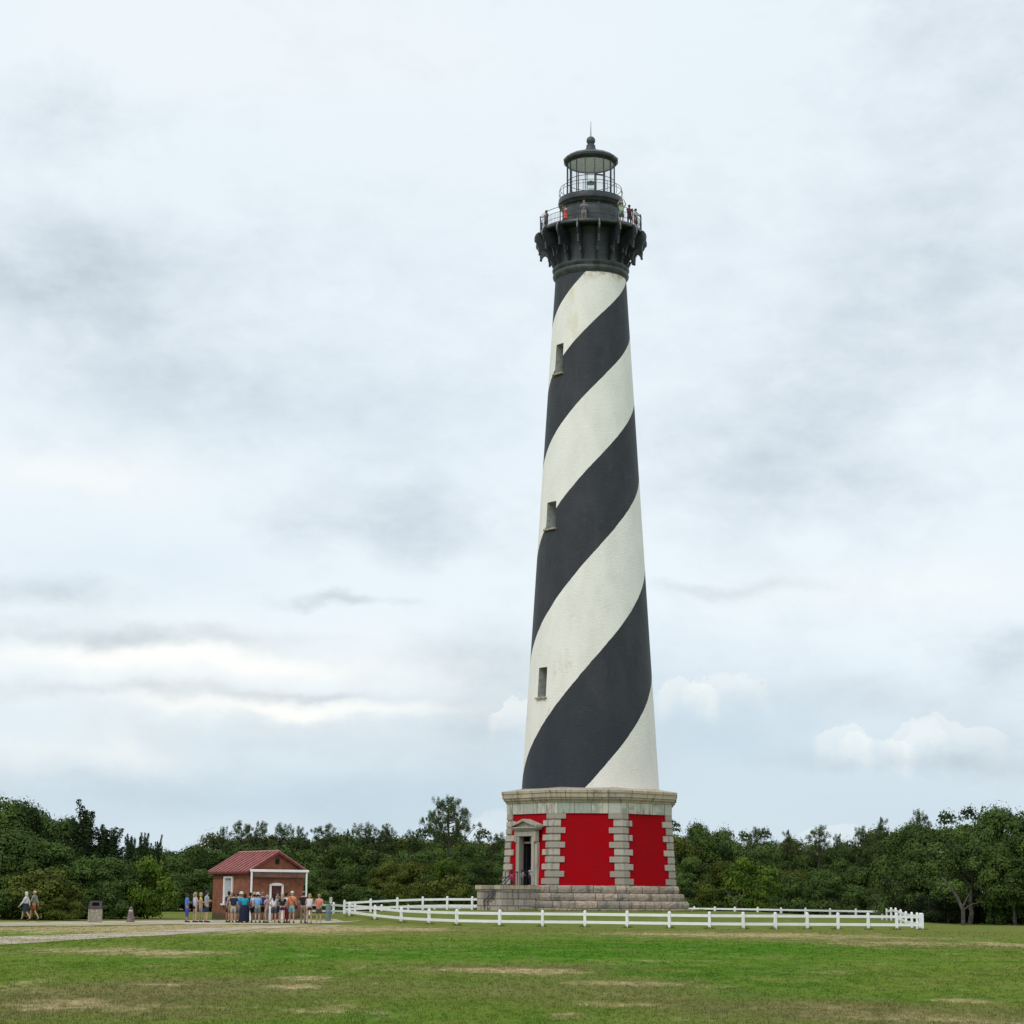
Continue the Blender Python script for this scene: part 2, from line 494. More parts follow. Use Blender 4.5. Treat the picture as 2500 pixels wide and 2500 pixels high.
grn = gn.mix(gn.ss(bm_, .12, .8), grn, gn.mix(n5, (.105, .120, .036), (.235, .200, .085)))
# thin worn strip by the fence
strip = gn.m('MULTIPLY', gn.ss(gs.outputs[1], 84, 100), .5)
grn = gn.mix(strip, grn, (.165, .155, .055))
out = gn.mix(gn.m('MULTIPLY', dry, .85), grn, gn.mix(gn.ss(n3, .35, .65), (.27, .20, .095), (.52, .43, .24)))
gn.link(out, go.inputs[0])

m, n, b = newmat('lawn')
gr = nn(n.nt, 'ShaderNodeGroup')
gr.node_tree = gg
n.link(gr.outputs[0], b.inputs['Base Color'])
b.inputs['Roughness'].default_value = .95
b.inputs['Specular IOR Level'].default_value = 0.0
g = nn(n.nt, 'ShaderNodeNewGeometry')
bp = nn(n.nt, 'ShaderNodeBump')
bp.inputs['Distance'].default_value = .05
n.link(n.noise(g.outputs['Position'], 7, 5, .7), bp.inputs['Height'])
n.link(bp.outputs[0], b.inputs['Normal'])
M['lawn'] = m
m, n, b = newmat('grass_blades')
gr = nn(n.nt, 'ShaderNodeGroup')
gr.node_tree = gg
at_ = nn(n.nt, 'ShaderNodeAttribute', attribute_name='tint')
n.link(n.mix(at_.outputs['Fac'], n.mix(.1, gr.outputs[0], (.04, .085, .012)), n.mix(.08, gr.outputs[0], (.34, .36, .13))), b.inputs['Base Color'])
b.inputs['Roughness'].default_value = .7
b.inputs['Specular IOR Level'].default_value = 0.0
M['blade'] = m

m, n, b = newmat('sandy_gravel')
g = nn(n.nt, 'ShaderNodeNewGeometry')
f = n.noise(n.scalevec(g.outputs['Position'], (.5, 1, 1)), 1.1, 6, .7)
f2 = n.noise(n.scalevec(g.outputs['Position'], (.35, 1, 1), (4, 9, 0)), .42, 5, .6)
c = n.mix(n.ss(f, .35, .7), (.34, .28, .23), (.56, .50, .42))
c = n.mix(n.m('MULTIPLY', n.ss(f2, .47, .60), .9), c, (.27, .235, .10))
n.link(c, b.inputs['Base Color'])
b.inputs['Roughness'].default_value = .95
b.inputs['Specular IOR Level'].default_value = 0
M['gravel'] = m


def leafmat(name, lo, hi, hue=.35):
    m, n, b = newmat(name)
    a = nn(n.nt, 'ShaderNodeAttribute', attribute_name='tint')
    oi = nn(n.nt, 'ShaderNodeObjectInfo')
    c = n.mix(a.outputs['Fac'], lo, hi)
    c = n.mix(n.m('MULTIPLY', oi.outputs['Random'], hue), c, (hi[0] * .62, hi[1] * .68, hi[2] * .95))
    n.link(c, b.inputs['Base Color'])
    b.inputs['Roughness'].default_value = .65
    b.inputs['Specular IOR Level'].default_value = .04
    return m


M['leaf_oak'] = leafmat('oak_leaves', (.012, .026, .007), (.108, .165, .038))
M['leaf_shade'] = leafmat('shaded_leaves', (.006, .012, .005), (.035, .05, .018))  # leaf colour darkened to paint in the shade under the right wood
M['leaf_light'] = leafmat('light_leaves', (.032, .066, .009), (.135, .205, .028), .15)
M['leaf_olive'] = leafmat('olive_leaves', (.032, .046, .010), (.13, .15, .026), .2)
M['leaf_cedar'] = leafmat('cedar_needles', (.011, .022, .010), (.045, .075, .026))
M['leaf_pine'] = leafmat('pine_needles', (.025, .045, .014), (.105, .14, .042))
M['leaf_grey'] = leafmat('grey_twigs', (.06, .062, .045), (.17, .165, .13), .1)


# ------------------------------------------------------------------ mesh helpers
def link(o, parent=None):
    COL.objects.link(o)
    if parent is not None:
        o.parent = parent
    return o


def tag(o, label=None, cat=None, group=None, kind=None):
    if label: o['label'] = label
    if cat: o['category'] = cat
    if group: o['group'] = group
    if kind: o['kind'] = kind
    return o


def empty(name, loc, rz=0, **kw):
    o = bpy.data.objects.new(name, None)
    o.empty_display_size = .3
    o.location = loc
    o.rotation_euler = (0, 0, rz)
    link(o)
    return tag(o, **kw)


class MB:
    def __init__(s):
        s.v = []; s.f = []; s.uv = []

    def add(s, verts, faces, uvs=None):
        k = len(s.v)
        s.v += [tuple(p) for p in verts]
        for i, f in enumerate(faces):
            s.f.append(tuple(j + k for j in f))
            s.uv.append(uvs[i] if uvs else None)

    def box(s, c, d, rz=0, R=None):
        hx, hy, hz = d[0] / 2, d[1] / 2, d[2] / 2
        vs = [Vector((x, y, z)) for z in (-hz, hz) for x, y in ((-hx, -hy), (hx, -hy), (hx, hy), (-hx, hy))]
        R = R or Matrix.Rotation(rz, 3, 'Z')
        c = Vector(c)
        vs = [R @ p + c for p in vs]
        L = [d[0], d[1], d[0], d[1]]
        fs = [(3, 2, 1, 0), (4, 5, 6, 7)] + [(i, (i + 1) % 4, (i + 1) % 4 + 4, i + 4) for i in range(4)]
        uv = [[(0, 0), (d[0], 0), (d[0], d[1]), (0, d[1])]] * 2 + [[(0, 0), (L[i], 0), (L[i], d[2]), (0, d[2])] for i in range(4)]
        s.add(vs, fs, uv)

    def tube(s, pts, rads, n=8, cap=True):
        pts = [Vector(p) for p in pts]
        if not hasattr(rads, '__len__'): rads = [rads] * len(pts)
        rings = []
        up = None
        for i, p in enumerate(pts):
            a = pts[max(0, i - 1)]; b = pts[min(len(pts) - 1, i + 1)]
            t = (b - a).normalized()
            if up is None:
                up = t.orthogonal().normalized()
            up = (up - t * up.dot(t)).normalized()
            sd_ = t.cross(up)
            rings.append([p + (up * math.cos(2 * PI * j / n) + sd_ * math.sin(2 * PI * j / n)) * rads[i] for j in range(n)])
        vs = [q for r in rings for q in r]
        fs = []
        for i in range(len(pts) - 1):
            for j in range(n):
                a = i * n + j; b_ = i * n + (j + 1) % n
                fs.append((a, b_, b_ + n, a + n))
        if cap:
            fs.append(tuple(range(n))[::-1]); fs.append(tuple(range((len(pts) - 1) * n, len(pts) * n)))
        s.add(vs, fs)

    def lathe(s, prof, n=48, a0=0.0, closed=False, cx=0, cy=0, caps=False, uvoff=0.0):
        """prof = [(r, z)]; angle a measured so that direction = (sin a, -cos a); outward normals when prof runs upwards"""
        k = len(prof)
        vs = []
        for i in range(n):
            a = a0 + 2 * PI * i / n
            for r, z in prof:
                vs.append((cx + r * math.sin(a), cy - r * math.cos(a), z))
        fs, uv = [], []
        seg = k if closed else k - 1
        cum = [0]
        for j in range(seg):
            p, q = prof[j], prof[(j + 1) % k]
            cum.append(cum[-1] + math.hypot(p[0] - q[0], p[1] - q[1]))
        side = 2 * max(r for r, z in prof) * math.sin(PI / n)
        for i in range(n):
            i2 = (i + 1) % n
            for j in range(seg):
                j2 = (j + 1) % k
                fs.append((i * k + j, i2 * k + j, i2 * k + j2, i * k + j2))
                u0, u1 = i * side + uvoff, (i + 1) * side + uvoff
                uv.append([(u0, cum[j]), (u1, cum[j]), (u1, cum[j + 1]), (u0, cum[j + 1])])
        if caps:
            fs.append(tuple(i * k + k - 1 for i in range(n)))
            fs.append(tuple(i * k for i in range(n))[::-1])
            uv += [None, None]
        s.add(vs, fs, uv)

    def ring(s, R, z, r, n=64, m=6, cx=0, cy=0):
        s.lathe([(R + r * math.cos(2 * PI * j / m), z + r * math.sin(2 * PI * j / m)) for j in range(m)], n, 0, True, cx, cy)

    def sphere(s, c, r, n=12, k=8, sc=(1, 1, 1)):
        prof = [(max(1e-4, math.sin(PI * j / k)) * r, -math.cos(PI * j / k) * r) for j in range(k + 1)]
        b = len(s.v)
        s.lathe(prof, n)
        for i in range(b, len(s.v)):
            x, y, z = s.v[i]
            s.v[i] = (x * sc[0] + c[0], y * sc[1] + c[1], z * sc[2] + c[2])

    def prism(s, poly, z0, z1, poly2=None):
        p2 = poly2 or poly
        k = len(poly)
        vs = [(x, y, z0) for x, y in poly] + [(x, y, z1) for x, y in p2]
        u = [0]
        for i in range(k):
            a, b_ = poly[i], poly[(i + 1) % k]
            u.append(u[-1] + math.hypot(a[0] - b_[0], a[1] - b_[1]))
        fs = [tuple(range(k))[::-1], tuple(range(k, 2 * k))] + [(i, (i + 1) % k, (i + 1) % k + k, i + k) for i in range(k)]
        uv = [[(vs[i][0], vs[i][1]) for i in f] for f in fs[:2]] + [[(u[i], 0), (u[i + 1], 0), (u[i + 1], z1 - z0), (u[i], z1 - z0)] for i in range(k)]
        s.add(vs, fs, uv)

    def mesh(s, name, m, smooth=None, bevel=0, segs=1):
        me = bpy.data.meshes.new(name)
        me.from_pydata(s.v, [], s.f)
        if any(u is not None for u in s.uv):
            uvl = me.uv_layers.new(name='UVMap')
            d = []
            for f, u in zip(s.f, s.uv):
                d += [c for p in (u or [(0, 0)] * len(f)) for c in p]
            uvl.data.foreach_set('uv', d)
        if m is not None: me.materials.append(m)
        bm = bmesh.new(); bm.from_mesh(me)
        if bevel:
            es = [e for e in bm.edges if len(e.link_faces) == 2 and e.calc_face_angle(0) > .6]
            bmesh.ops.bevel(bm, geom=es, offset=bevel, segments=segs, affect='EDGES', profile=.6, clamp_overlap=True)
        bmesh.ops.recalc_face_normals(bm, faces=bm.faces)
        bm.to_mesh(me); bm.free()
        if smooth is not None:
            me.polygons.foreach_set('use_smooth', [True] * len(me.polygons))
            try:
                me.set_sharp_from_angle(angle=smooth)
            except Exception:
                pass
        return me

    def obj(s, name, m, parent=None, smooth=None, bevel=0, segs=1, loc=(0, 0, 0), rz=0, **kw):
        o = bpy.data.objects.new(name, s.mesh(name, m, smooth, bevel, segs))
        o.location = loc
        o.rotation_euler = (0, 0, rz)
        link(o, parent)
        return tag(o, **kw)


# ------------------------------------------------------------------ ground
def ground():
    xs = np.unique(np.concatenate([np.linspace(-6000, -80, 12), np.linspace(-80, 80, 161), np.linspace(80, 6000, 12)]))
    ys = np.unique(np.concatenate([np.linspace(-400, 10, 8), np.linspace(10, 100, 31), np.linspace(100, 190, 91), np.linspace(190, 260, 15), np.linspace(260, 9000, 12)]))
    v = [(x, y, hgt(x, y)) for y in ys for x in xs]
    k = len(xs)
    f = [(j * k + i, j * k + i + 1, (j + 1) * k + i + 1, (j + 1) * k + i) for j in range(len(ys) - 1) for i in range(k - 1)]
    mb = MB(); mb.add(v, f)
    mb.obj('ground', M['lawn'], smooth=PI, kind='structure')


ground()


def strip(name, top, bot, dz, seed):
    """flat ground strip between two surveyed outlines (pixels of the photograph turned into ground points)"""
    rnd = random.Random(seed)
    xs = sorted(set([p[0] for p in top] + [p[0] for p in bot]))
    x0, x1 = xs[0], xs[-1]
    n_, k = 260, 8
    mb = MB()
    v = []

    def ip(tab, x):
        for (a, ya), (b_, yb) in zip(tab, tab[1:]):
            if x <= b_: return ya + (yb - ya) * (x - a) / (b_ - a)
        return tab[-1][1]
    for i in range(n_ + 1):
        x = x0 + (x1 - x0) * i / n_
        a = G(x, ip(top, x)); b_ = G(x, ip(bot, x))
        a.y += 1.6 * math.sin(i * .31 + seed) * math.sin(i * .083) * (a.y / 130) ** 2; b_.y += 1.6 * math.sin(i * .27 + 2 * seed) * math.sin(i * .11 + 1) * (b_.y / 130) ** 2
        for j in range(k + 1):
            p = a.lerp(b_, j / k)
            v.append((p.x, p.y, hgt(p.x, p.y) + dz))
    f = [(i * (k + 1) + j, i * (k + 1) + j + 1, (i + 1) * (k + 1) + j + 1, (i + 1) * (k + 1) + j) for i in range(n_) for j in range(k)]
    mb.add(v, f)
    return mb.obj(name, M['gravel'], kind='structure')


strip('gravel_path', [(-120, 2292), (0, 2287), (200, 2281), (400, 2272), (520, 2265), (640, 2262), (760, 2261), (870, 2259.5)],
      [(-120, 2316), (0, 2308), (250, 2291), (400, 2284), (560, 2273), (660, 2267), (760, 2263), (870, 2260)], .012, 1)
strip('pavement', [(-120, 2251), (0, 2251.5), (200, 2250.5), (420, 2247), (600, 2247), (700, 2245.5), (780, 2246), (880, 2249)],
      [(-120, 2262), (0, 2262), (200, 2261), (420, 2257), (520, 2258), (700, 2257), (800, 2254), (880, 2250.5)], .02, 2)


# grass tufts on the near lawn
FRONT = [(853.5, 136), (916, 130), (980, 125.5), (1048, 121.5), (1115.7, 117.5), (1220.6, 115.5), (1324.5, 115), (1428, 115), (1531, 113.8), (1634, 112.8), (1731.6, 112), (1813.6, 112.2), (1892, 112.8), (1969.7, 113.4), (2044.8, 113.8), (2118.3, 114), (2188, 114.2), (2249.8, 114.4)]
def grass():
    rng = np.random.default_rng(4)
    zones = [(25, 34, 80, 5, .010), (34, 50, 32, 5, .014), (50, 80, 9, 4, .022), (60, 110, 3, 4, .03)]
    V, T = [], []
    for y0, y1, dens, nb, wd in zones:
        n_ = int((y1 - y0) * (y0 + y1) / 2 * .60 * dens)
        y = np.sqrt(rng.uniform(y0 * y0, y1 * y1, n_))
        x = (rng.uniform(-.30, .30, n_)) * y
        cl = np.sin(x * 1.7 + np.sin(y * .9) * 2) * np.sin(y * .8 + np.sin(x * 1.1) * 2)
        hh = .022 + .02 * rng.random(n_) + .012 * np.clip(cl, 0, 1) + (rng.random(n_) > .985) * .05
        for b_ in range(nb):
            a = rng.uniform(0, 2 * PI, n_)
            ox, oy = rng.normal(0, .03, n_), rng.normal(0, .03, n_)
            dx, dy = np.cos(a) * wd / 2, np.sin(a) * wd / 2
            lx, ly = rng.normal(0, .35, n_) * hh, rng.normal(0, .35, n_) * hh
            h_ = hh * rng.uniform(.6, 1.2, n_)
            z = np.zeros(n_)
            tri = np.stack([np.stack([x + ox - dx, y + oy - dy, z], 1), np.stack([x + ox + dx, y + oy + dy, z], 1), np.stack([x + ox + lx, y + oy + ly, h_], 1)], 1)
            V.append(tri.reshape(-1, 3))
            T.append(np.repeat(rng.random(n_), 3))
    # longer uncut grass against the plinth, the fence posts and the hut
    fr_pts = []
    for i in range(1500):
        a = rng.uniform(0, 2 * PI)
        rr = 7.75 / max(.924, math.cos(((a - (rad(-2.2) + math.atan2(-TX, TY)) + PI / 8) % (PI / 4)) - PI / 8) / 1.0) * 1.0 + abs(rng.normal(0, .12))
        fr_pts.append((TX + rr * math.sin(a), TY - rr * math.cos(a)))
    for pxx, d in FRONT:
        c_ = at(pxx, 2200, d)
        for i in range(26):
            fr_pts.append((c_.x + rng.normal(0, .13), d + rng.normal(0, .13)))
    fr_pts = np.array(fr_pts)
    n_ = len(fr_pts)
    zz = np.array([hgt(x, y) for x, y in fr_pts])
    for b_ in range(5):
        a = rng.uniform(0, 2 * PI, n_)
        dx, dy = np.cos(a) * .02, np.sin(a) * .02
        h_ = rng.uniform(.05, .17, n_)
        ox, oy = rng.normal(0, .06, n_), rng.normal(0, .06, n_)
        x, y = fr_pts[:, 0] + ox, fr_pts[:, 1] + oy
        tri = np.stack([np.stack([x - dx, y - dy, zz - .02], 1), np.stack([x + dx, y + dy, zz - .02], 1), np.stack([x + rng.normal(0, .04, n_), y, zz + h_], 1)], 1)
        V.append(tri.reshape(-1, 3))
        T.append(np.repeat(rng.random(n_), 3))
    V = np.concatenate(V); T = np.concatenate(T)
    me = tri_mesh('grass', V, T, 3)
    me.materials.append(M['blade'])
    link(tag(bpy.data.objects.new('grass', me), label='short mown green grass with dry tan tufts in the foreground', cat='grass', kind='stuff'))


def tri_mesh(name, V, T, k):
    me = bpy.data.meshes.new(name)
    nv = len(V); nf = nv // k
    me.vertices.add(nv)
    me.vertices.foreach_set('co', V.astype(np.float32).ravel())
    me.loops.add(nv)
    me.loops.foreach_set('vertex_index', np.arange(nv, dtype=np.int32))
    me.polygons.add(nf)
    me.polygons.foreach_set('loop_start', np.arange(0, nv, k, dtype=np.int32))
    me.polygons.foreach_set('loop_total', np.full(nf, k, dtype=np.int32))
    at2 = me.attributes.new('tint', 'FLOAT', 'POINT')
    at2.data.foreach_set('value', T.astype(np.float32))
    me.update(calc_edges=True)
    return me


grass()

# ------------------------------------------------------------------ lighthouse
DEL = math.atan2(-TX, TY)                 # direction from tower to the camera
lh = empty('lighthouse', (TX, TY, ZG), label='tall lighthouse with black and white spiral stripes on a red octagonal base', cat='lighthouse')


class LMB(MB):                            # z is given as height over the lawn level; the Empty sits at ZG
    def obj(s, name, m, parent=None, **kw):
        if parent is lh or parent is None:
            s.v = [(x, y, z - ZG) for x, y, z in s.v]
            parent = lh
        return MB.obj(s, name, m, parent, **kw)


def pol(r, a, z=0.0):
    """point at radius r and angle a (radians, 0 = towards the camera, + = right in the picture)"""
    return Vector((r * math.sin(a + DEL), -r * math.cos(a + DEL), z))


OCT = rad(-2.2) + DEL                     # front face direction
OA0 = OCT + rad(22.5)
ZW0, ZW1 = 2.40, 7.30


def rc(z):
    return 6.46 + (6.13 - 6.46) * (z - ZW0) / (ZW1 - ZW0)


# plinth steps
for i, (r, z0, z1) in enumerate([(7.82, .55, .86), (7.46, .86, 1.37), (7.10, 1.37, 1.88), (6.74, 1.88, 2.40)]):
    mb = LMB()
    rin = 6.0
    b0 = .05
    rg = random.Random(50 + i)
    prf = [(-9, z0), (-.10, z0), (-.02, z0 + .07), (.03, (z0 + z1) / 2), (.0, z1 - .13), (-.05, z1 - .04), (-.13, z1), (-9, z1)]
    nsd, kk = 20, len(prf)
    vv, ff, uu_ = [], [], []
    for k in range(8):
        c0 = Vector((math.sin(OA0 + k * PI / 4), -math.cos(OA0 + k * PI / 4))); c1 = Vector((math.sin(OA0 + (k + 1) * PI / 4), -math.cos(OA0 + (k + 1) * PI / 4)))
        for q_ in range(nsd):
            d_ = c0.lerp(c1, q_ / nsd)
            joint = -.05 if (q_ + i * 3) % 5 == 0 else 0
            for (dr, zz) in prf:
                rr = rin if dr < -5 else r + dr + (rg.uniform(-.018, .018) + joint if q_ else 0)
                vv.append((d_.x * rr, d_.y * rr, zz + (rg.uniform(-.015, .015) if -5 < dr and zz > z0 + .15 else 0)))
    nt_ = 8 * nsd
    sd_ = 2 * r * math.sin(PI / 8) / nsd
    for k in range(nt_):
        for j in range(kk):
            ff.append((k * kk + j, ((k + 1) % nt_) * kk + j, ((k + 1) % nt_) * kk + (j + 1) % kk, k * kk + (j + 1) % kk))
            u0 = k * sd_ + i * .7
            uu_.append([(u0, j * .1 + .1), (u0 + sd_, j * .1 + .1), (u0 + sd_, j * .1 + .2), (u0, j * .1 + .2)])
    mb.add(vv, ff, uu_)
    mb.obj('plinth_step', M['granite_rough'])
# wall
mb = LMB()
mb.lathe([(rc(ZW0), ZW0), (rc(ZW1), ZW1)], 8, OA0)
WALL = mb


def oct_corner(k, R):
    a = OA0 + k * PI / 4
    return Vector((R * math.sin(a), -R * math.cos(a)))


# door geometry on the face k -> face between corners 6 and 7 ? find the face whose normal is OCT-45deg
DN = OCT - PI / 4
dn = Vector((math.sin(DN), -math.cos(DN)))          # door face normal
dt = Vector((math.cos(DN), math.sin(DN)))           # along the face (right when looking at it)
AP = math.cos(PI / 8)


def dpt(u, off, z=None):
    """plan point: u along the door face, off outward from the (vertical) face plane"""
    R0 = rc(ZW0) * AP
    p = dn * (R0 + off) + dt * (u + .12)
    return (p.x, p.y) if z is None else Vector((p.x, p.y, z))


# wall faces, with an opening cut in the door face
mb = LMB()
DW, DH = .64, 5.78                                  # half opening width, top of opening
for k in range(8):
    a, b_ = oct_corner(k, 1), oct_corner(k + 1, 1)
    nrm = (a + b_).normalized()
    L = rc(ZW0) * 2 * math.sin(PI / 8)

    def wp(u, z):       # u -1..1
        q = a.lerp(b_, (u + 1) / 2) * rc(z)
        return (q.x, q.y, z)
    if nrm.dot(dn) > .99:
        ua, ub = (.12 - DW) / (L / 2), (.12 + DW) / (L / 2)
        for (u0, u1, z0, z1) in ((-1, ua, ZW0, ZW1), (ub, 1, ZW0, ZW1), (ua, ub, DH, ZW1)):
            mb.add([wp(u0, z0), wp(u1, z0), wp(u1, z1), wp(u0, z1)], [(0, 1, 2, 3)], [[(u0 * L / 2, z0), (u1 * L / 2, z0), (u1 * L / 2, z1), (u0 * L / 2, z1)]])
    else:
        mb.add([wp(-1, ZW0), wp(1, ZW0), wp(1, ZW1), wp(-1, ZW1)], [(0, 1, 2, 3)], [[(0, 0), (L, 0), (L, ZW1 - ZW0), (0, ZW1 - ZW0)]])
mb.obj('red_brick_wall', M['red'])

# quoins: alternating long / short blocks wrapped round each corner
nco = 10
hz = (ZW1 - ZW0) / nco
for k in range(8):
    mb = LMB()
    for c_ in range(nco):
        z1 = ZW1 - c_ * hz - .02
        z0 = z1 - hz + .10
        long_next = (c_ + k) % 2 == 1
        la, lb = (.90, .57) if long_next else (.57, .90)      # towards next corner / towards previous corner
        polys = []
        for z in (z0, z1):
            R = rc(z)
            c0 = oct_corner(k, R); cn = oct_corner(k + 1, R); cp = oct_corner(k - 1, R)
            dnx = (cn - c0).normalized(); dpv = (cp - c0).normalized()
            co = c0 * ((R + .09 / AP) / R); ci = c0 * ((R - .1) / R)
            nn_ = Vector((dnx.y, -dnx.x)); nn_ = nn_ if nn_.dot(c0) > 0 else -nn_
            np_ = Vector((dpv.y, -dpv.x)); np_ = np_ if np_.dot(c0) > 0 else -np_
            polys.append([tuple(x) for x in (c0 + dpv * lb + np_ * .09, co, c0 + dnx * la + nn_ * .09, c0 + dnx * la - nn_ * .08, ci, c0 + dpv * lb - np_ * .08)])
        mb.prism(polys[0], z0, z1, polys[1])
        # recessed joint course behind the blocks
        R = rc(z0)
        c0 = oct_corner(k, R + .02); cn = oct_corner(k + 1, R + .02); cp = oct_corner(k - 1, R + .02)
        dnx = (cn - c0).normalized(); dpv = (cp - c0).normalized()
        s_ = .56
        mb.prism([tuple(x) for x in (c0 + dpv * s_, c0, c0 + dnx * s_, c0 + dnx * s_ - c0 * .02, c0 * .97, c0 + dpv * s_ - c0 * .02)], z0 - .095, z0 - .001)
    mb.obj('quoin_column', M['granite'], bevel=.018)

mb = LMB()
mb.lathe([(5.6, ZW1 - .03), (6.24, ZW1 - .03), (6.26, 8.02), (5.6, 8.02)], 8, OA0, True)
mb.obj('frieze', M['granite_frieze'])
mb = LMB()
mb.lathe([(5.6, 8.02), (6.32, 8.02), (6.36, 8.12), (6.50, 8.22), (6.50, 8.34), (6.60, 8.36), (6.60, 8.62), (6.66, 8.66), (6.66, 8.82), (6.62, 8.85), (4.7, 9.14), (4.7, 8.9), (5.6, 8.6)], 8, OA0, True)
mb.obj('cornice', M['granite_cornice'])

# door surround (door face plane is vertical; wall leans back slightly)
zp = 2.40
sur = LMB()
for sgn in (-1, 1):
    c_ = dpt(sgn * (DW + .13), .06)
    sur.box((c_[0], c_[1], zp + 1.66), (.26, .44, 3.32), DN)                  # inner jamb
    c_ = dpt(sgn * (DW + .36), .03)
    sur.box((c_[0], c_[1], zp + 1.45), (.20, .28, 2.9), DN)                  # outer pilaster strip
    c_ = dpt(sgn * (DW + .36), .14)
    sur.box((c_[0], c_[1], zp + 3.30), (.22, .36, .72), DN)                  # console under the hood
for (hw, off, d, z0, z1) in ((.90, .10, .42, 3.32, 3.66), (1.06, .13, .46, 3.665, 3.76), (1.28, .16, .6, 3.762, 3.86), (1.34, .2, .68, 3.863, 3.94)):
    c_ = dpt(0, off)
    sur.box((c_[0], c_[1], zp + (z0 + z1) / 2), (hw * 2, d, z1 - z0 - .002), DN)
so_ = sur.obj('door_surround', M['granite'], bevel=.015)
ped = LMB()


def pedslab(u0, z0, u1, z1, th, o0, o1):
    q = []
    for o_ in (o0, o1):
        for (u, z) in ((u0, z0), (u1, z1), (u1, z1 + th), (u0, z0 + th)):
            p = dpt(u, o_)
            q.append((p[0], p[1], z))
    ped.add(q, [(0, 1, 2, 3), (7, 6, 5, 4), (0, 4, 5, 1), (1, 5, 6, 2), (2, 6, 7, 3), (3, 7, 4, 0)])


pedslab(-1.38, zp + 3.94, .02, zp + 4.36, .15, -.2, .52)
pedslab(1.38, zp + 3.943, -.02, zp + 4.363, .15, -.203, .517)
q = []
for o_ in (-.2, .28):
    for (u, z) in ((-1.2, zp + 3.941), (1.2, zp + 3.941), (0, zp + 4.32)):
        p = dpt(u, o_)
        q.append((p[0], p[1], z))
ped.add(q, [(0, 1, 2), (5, 4, 3), (0, 3, 4, 1), (1, 4, 5, 2), (2, 5, 3, 0)])
ped.obj('pediment', M['granite'])
# passage behind the opening, open black door leaf, transom
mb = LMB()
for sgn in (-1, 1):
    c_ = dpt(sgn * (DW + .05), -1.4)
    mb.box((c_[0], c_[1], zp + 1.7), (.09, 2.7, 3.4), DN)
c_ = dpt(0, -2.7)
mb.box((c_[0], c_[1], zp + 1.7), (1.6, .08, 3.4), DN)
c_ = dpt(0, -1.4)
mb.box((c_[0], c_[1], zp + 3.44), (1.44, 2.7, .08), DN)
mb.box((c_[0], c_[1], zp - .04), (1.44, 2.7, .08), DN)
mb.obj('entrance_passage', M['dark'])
mb = LMB()
c_ = dpt(-DW + .09, -.75)
mb.box((c_[0], c_[1], zp + 1.42), (.06, .8, 2.8), DN)
for zz in (.5, 1.4, 2.3):
    c_ = dpt(-DW + .125, -.75)
    mb.box((c_[0], c_[1], zp + zz + .1), (.03, .55, .6), DN)
mb.obj('door', M['door_dark'])
mb = LMB()
c_ = dpt(0, -.25)
mb.box((c_[0], c_[1], zp + 2.90), (1.27, .1, .12), DN)
mb.box((c_[0], c_[1], zp + 3.13), (.06, .08, .34), DN)
mb.obj('transom', M['granite'])

# entrance platform: two cheek walls along the door normal with stairs between
R0f = 0.0
Lc, Wc = 3.62, 2.42
for name, u in (('cheek_wall', 1.21), ('cheek_wall', -.77)):
    mb = LMB()
    c_ = dpt(u, Lc / 2 + .1)
    mb.box((c_[0], c_[1], (.55 + 2.08) / 2), (.62, Lc - .2, 2.08 - .55), DN)
    mb.obj(name, M['granite_wall'])
    mb = LMB()
    c_ = dpt(u, Lc / 2 + .12)
    mb.box((c_[0], c_[1], 2.235), (.78, Lc + .05, .30), DN)
    mb.obj('coping', M['granite_cornice'], bevel=.03)
mb = LMB()
c_ = dpt(.22, .7)
mb.box((c_[0], c_[1], (.55 + 2.36) / 2), (1.33, 1.4, 2.36 - .55), DN)
mb.obj('landing', M['granite_wall'])
ns = 9
rise = (2.36 - .72) / (ns + 1)
mb = LMB()
for i in range(ns):
    o0 = 1.4 + i * .245
    zt = 2.36 - (i + 1) * rise
    c_ = dpt(.22, o0 + .1225)
    mb.box((c_[0], c_[1], (.55 + zt) / 2), (1.33, .247, zt - .55), DN)
mb.obj('stair_flight', M['granite_wall'])


def stair_z(off):
    if off < 1.4: return 2.36
    i = int((off - 1.4) / .245)
    return max(hgt(TX, TY - 9), 2.36 - (i + 1) * rise)


mb = LMB()
for u in (.05, .40):
    a = dpt(u, 1.2, 2.36 + .92); b_ = dpt(u, 3.95, .75 + .55)
    mb.tube([a, dpt(u, 1.45, 2.36 + .92), b_], .04)
    for off in (1.3, 2.6, 3.9):
        z = stair_z(off)
        mb.tube([dpt(u, off, z - .02), dpt(u, off, 3.28 - max(0, off - 1.45) * .79)], .03)
mb.tube([dpt(.86, .25, 2.37), dpt(.86, .25, 3.3), dpt(.86, 1.3, 3.3), dpt(.86, 1.3, 2.37)], .03)
mb.tube([dpt(-.86, .25, 2.37), dpt(-.86, .25, 3.3), dpt(-.86, 1.3, 3.3), dpt(-.86, 1.3, 2.37)], .03)
mb.obj('stair_railing', M['iron'])

# ---- shaft
RS = [(9.0, 4.90), (24.0, 4.005), (46.95, 2.615)]
RB, RTp = 4.900, 2.620
ZS0, ZS1 = 9.05, 46.95


def rs(z):
    return 4.895 + (2.635 - 4.895) * (z - ZS0) / (ZS1 - ZS0)


KN = [(60.0, -250), (47.0, 3), (42.72, 90), (37.75, 180), (32.0, 270), (25.4, 360), (17.75, 450), (9.45, 540), (0, 640)]
KN = KN[::-1]


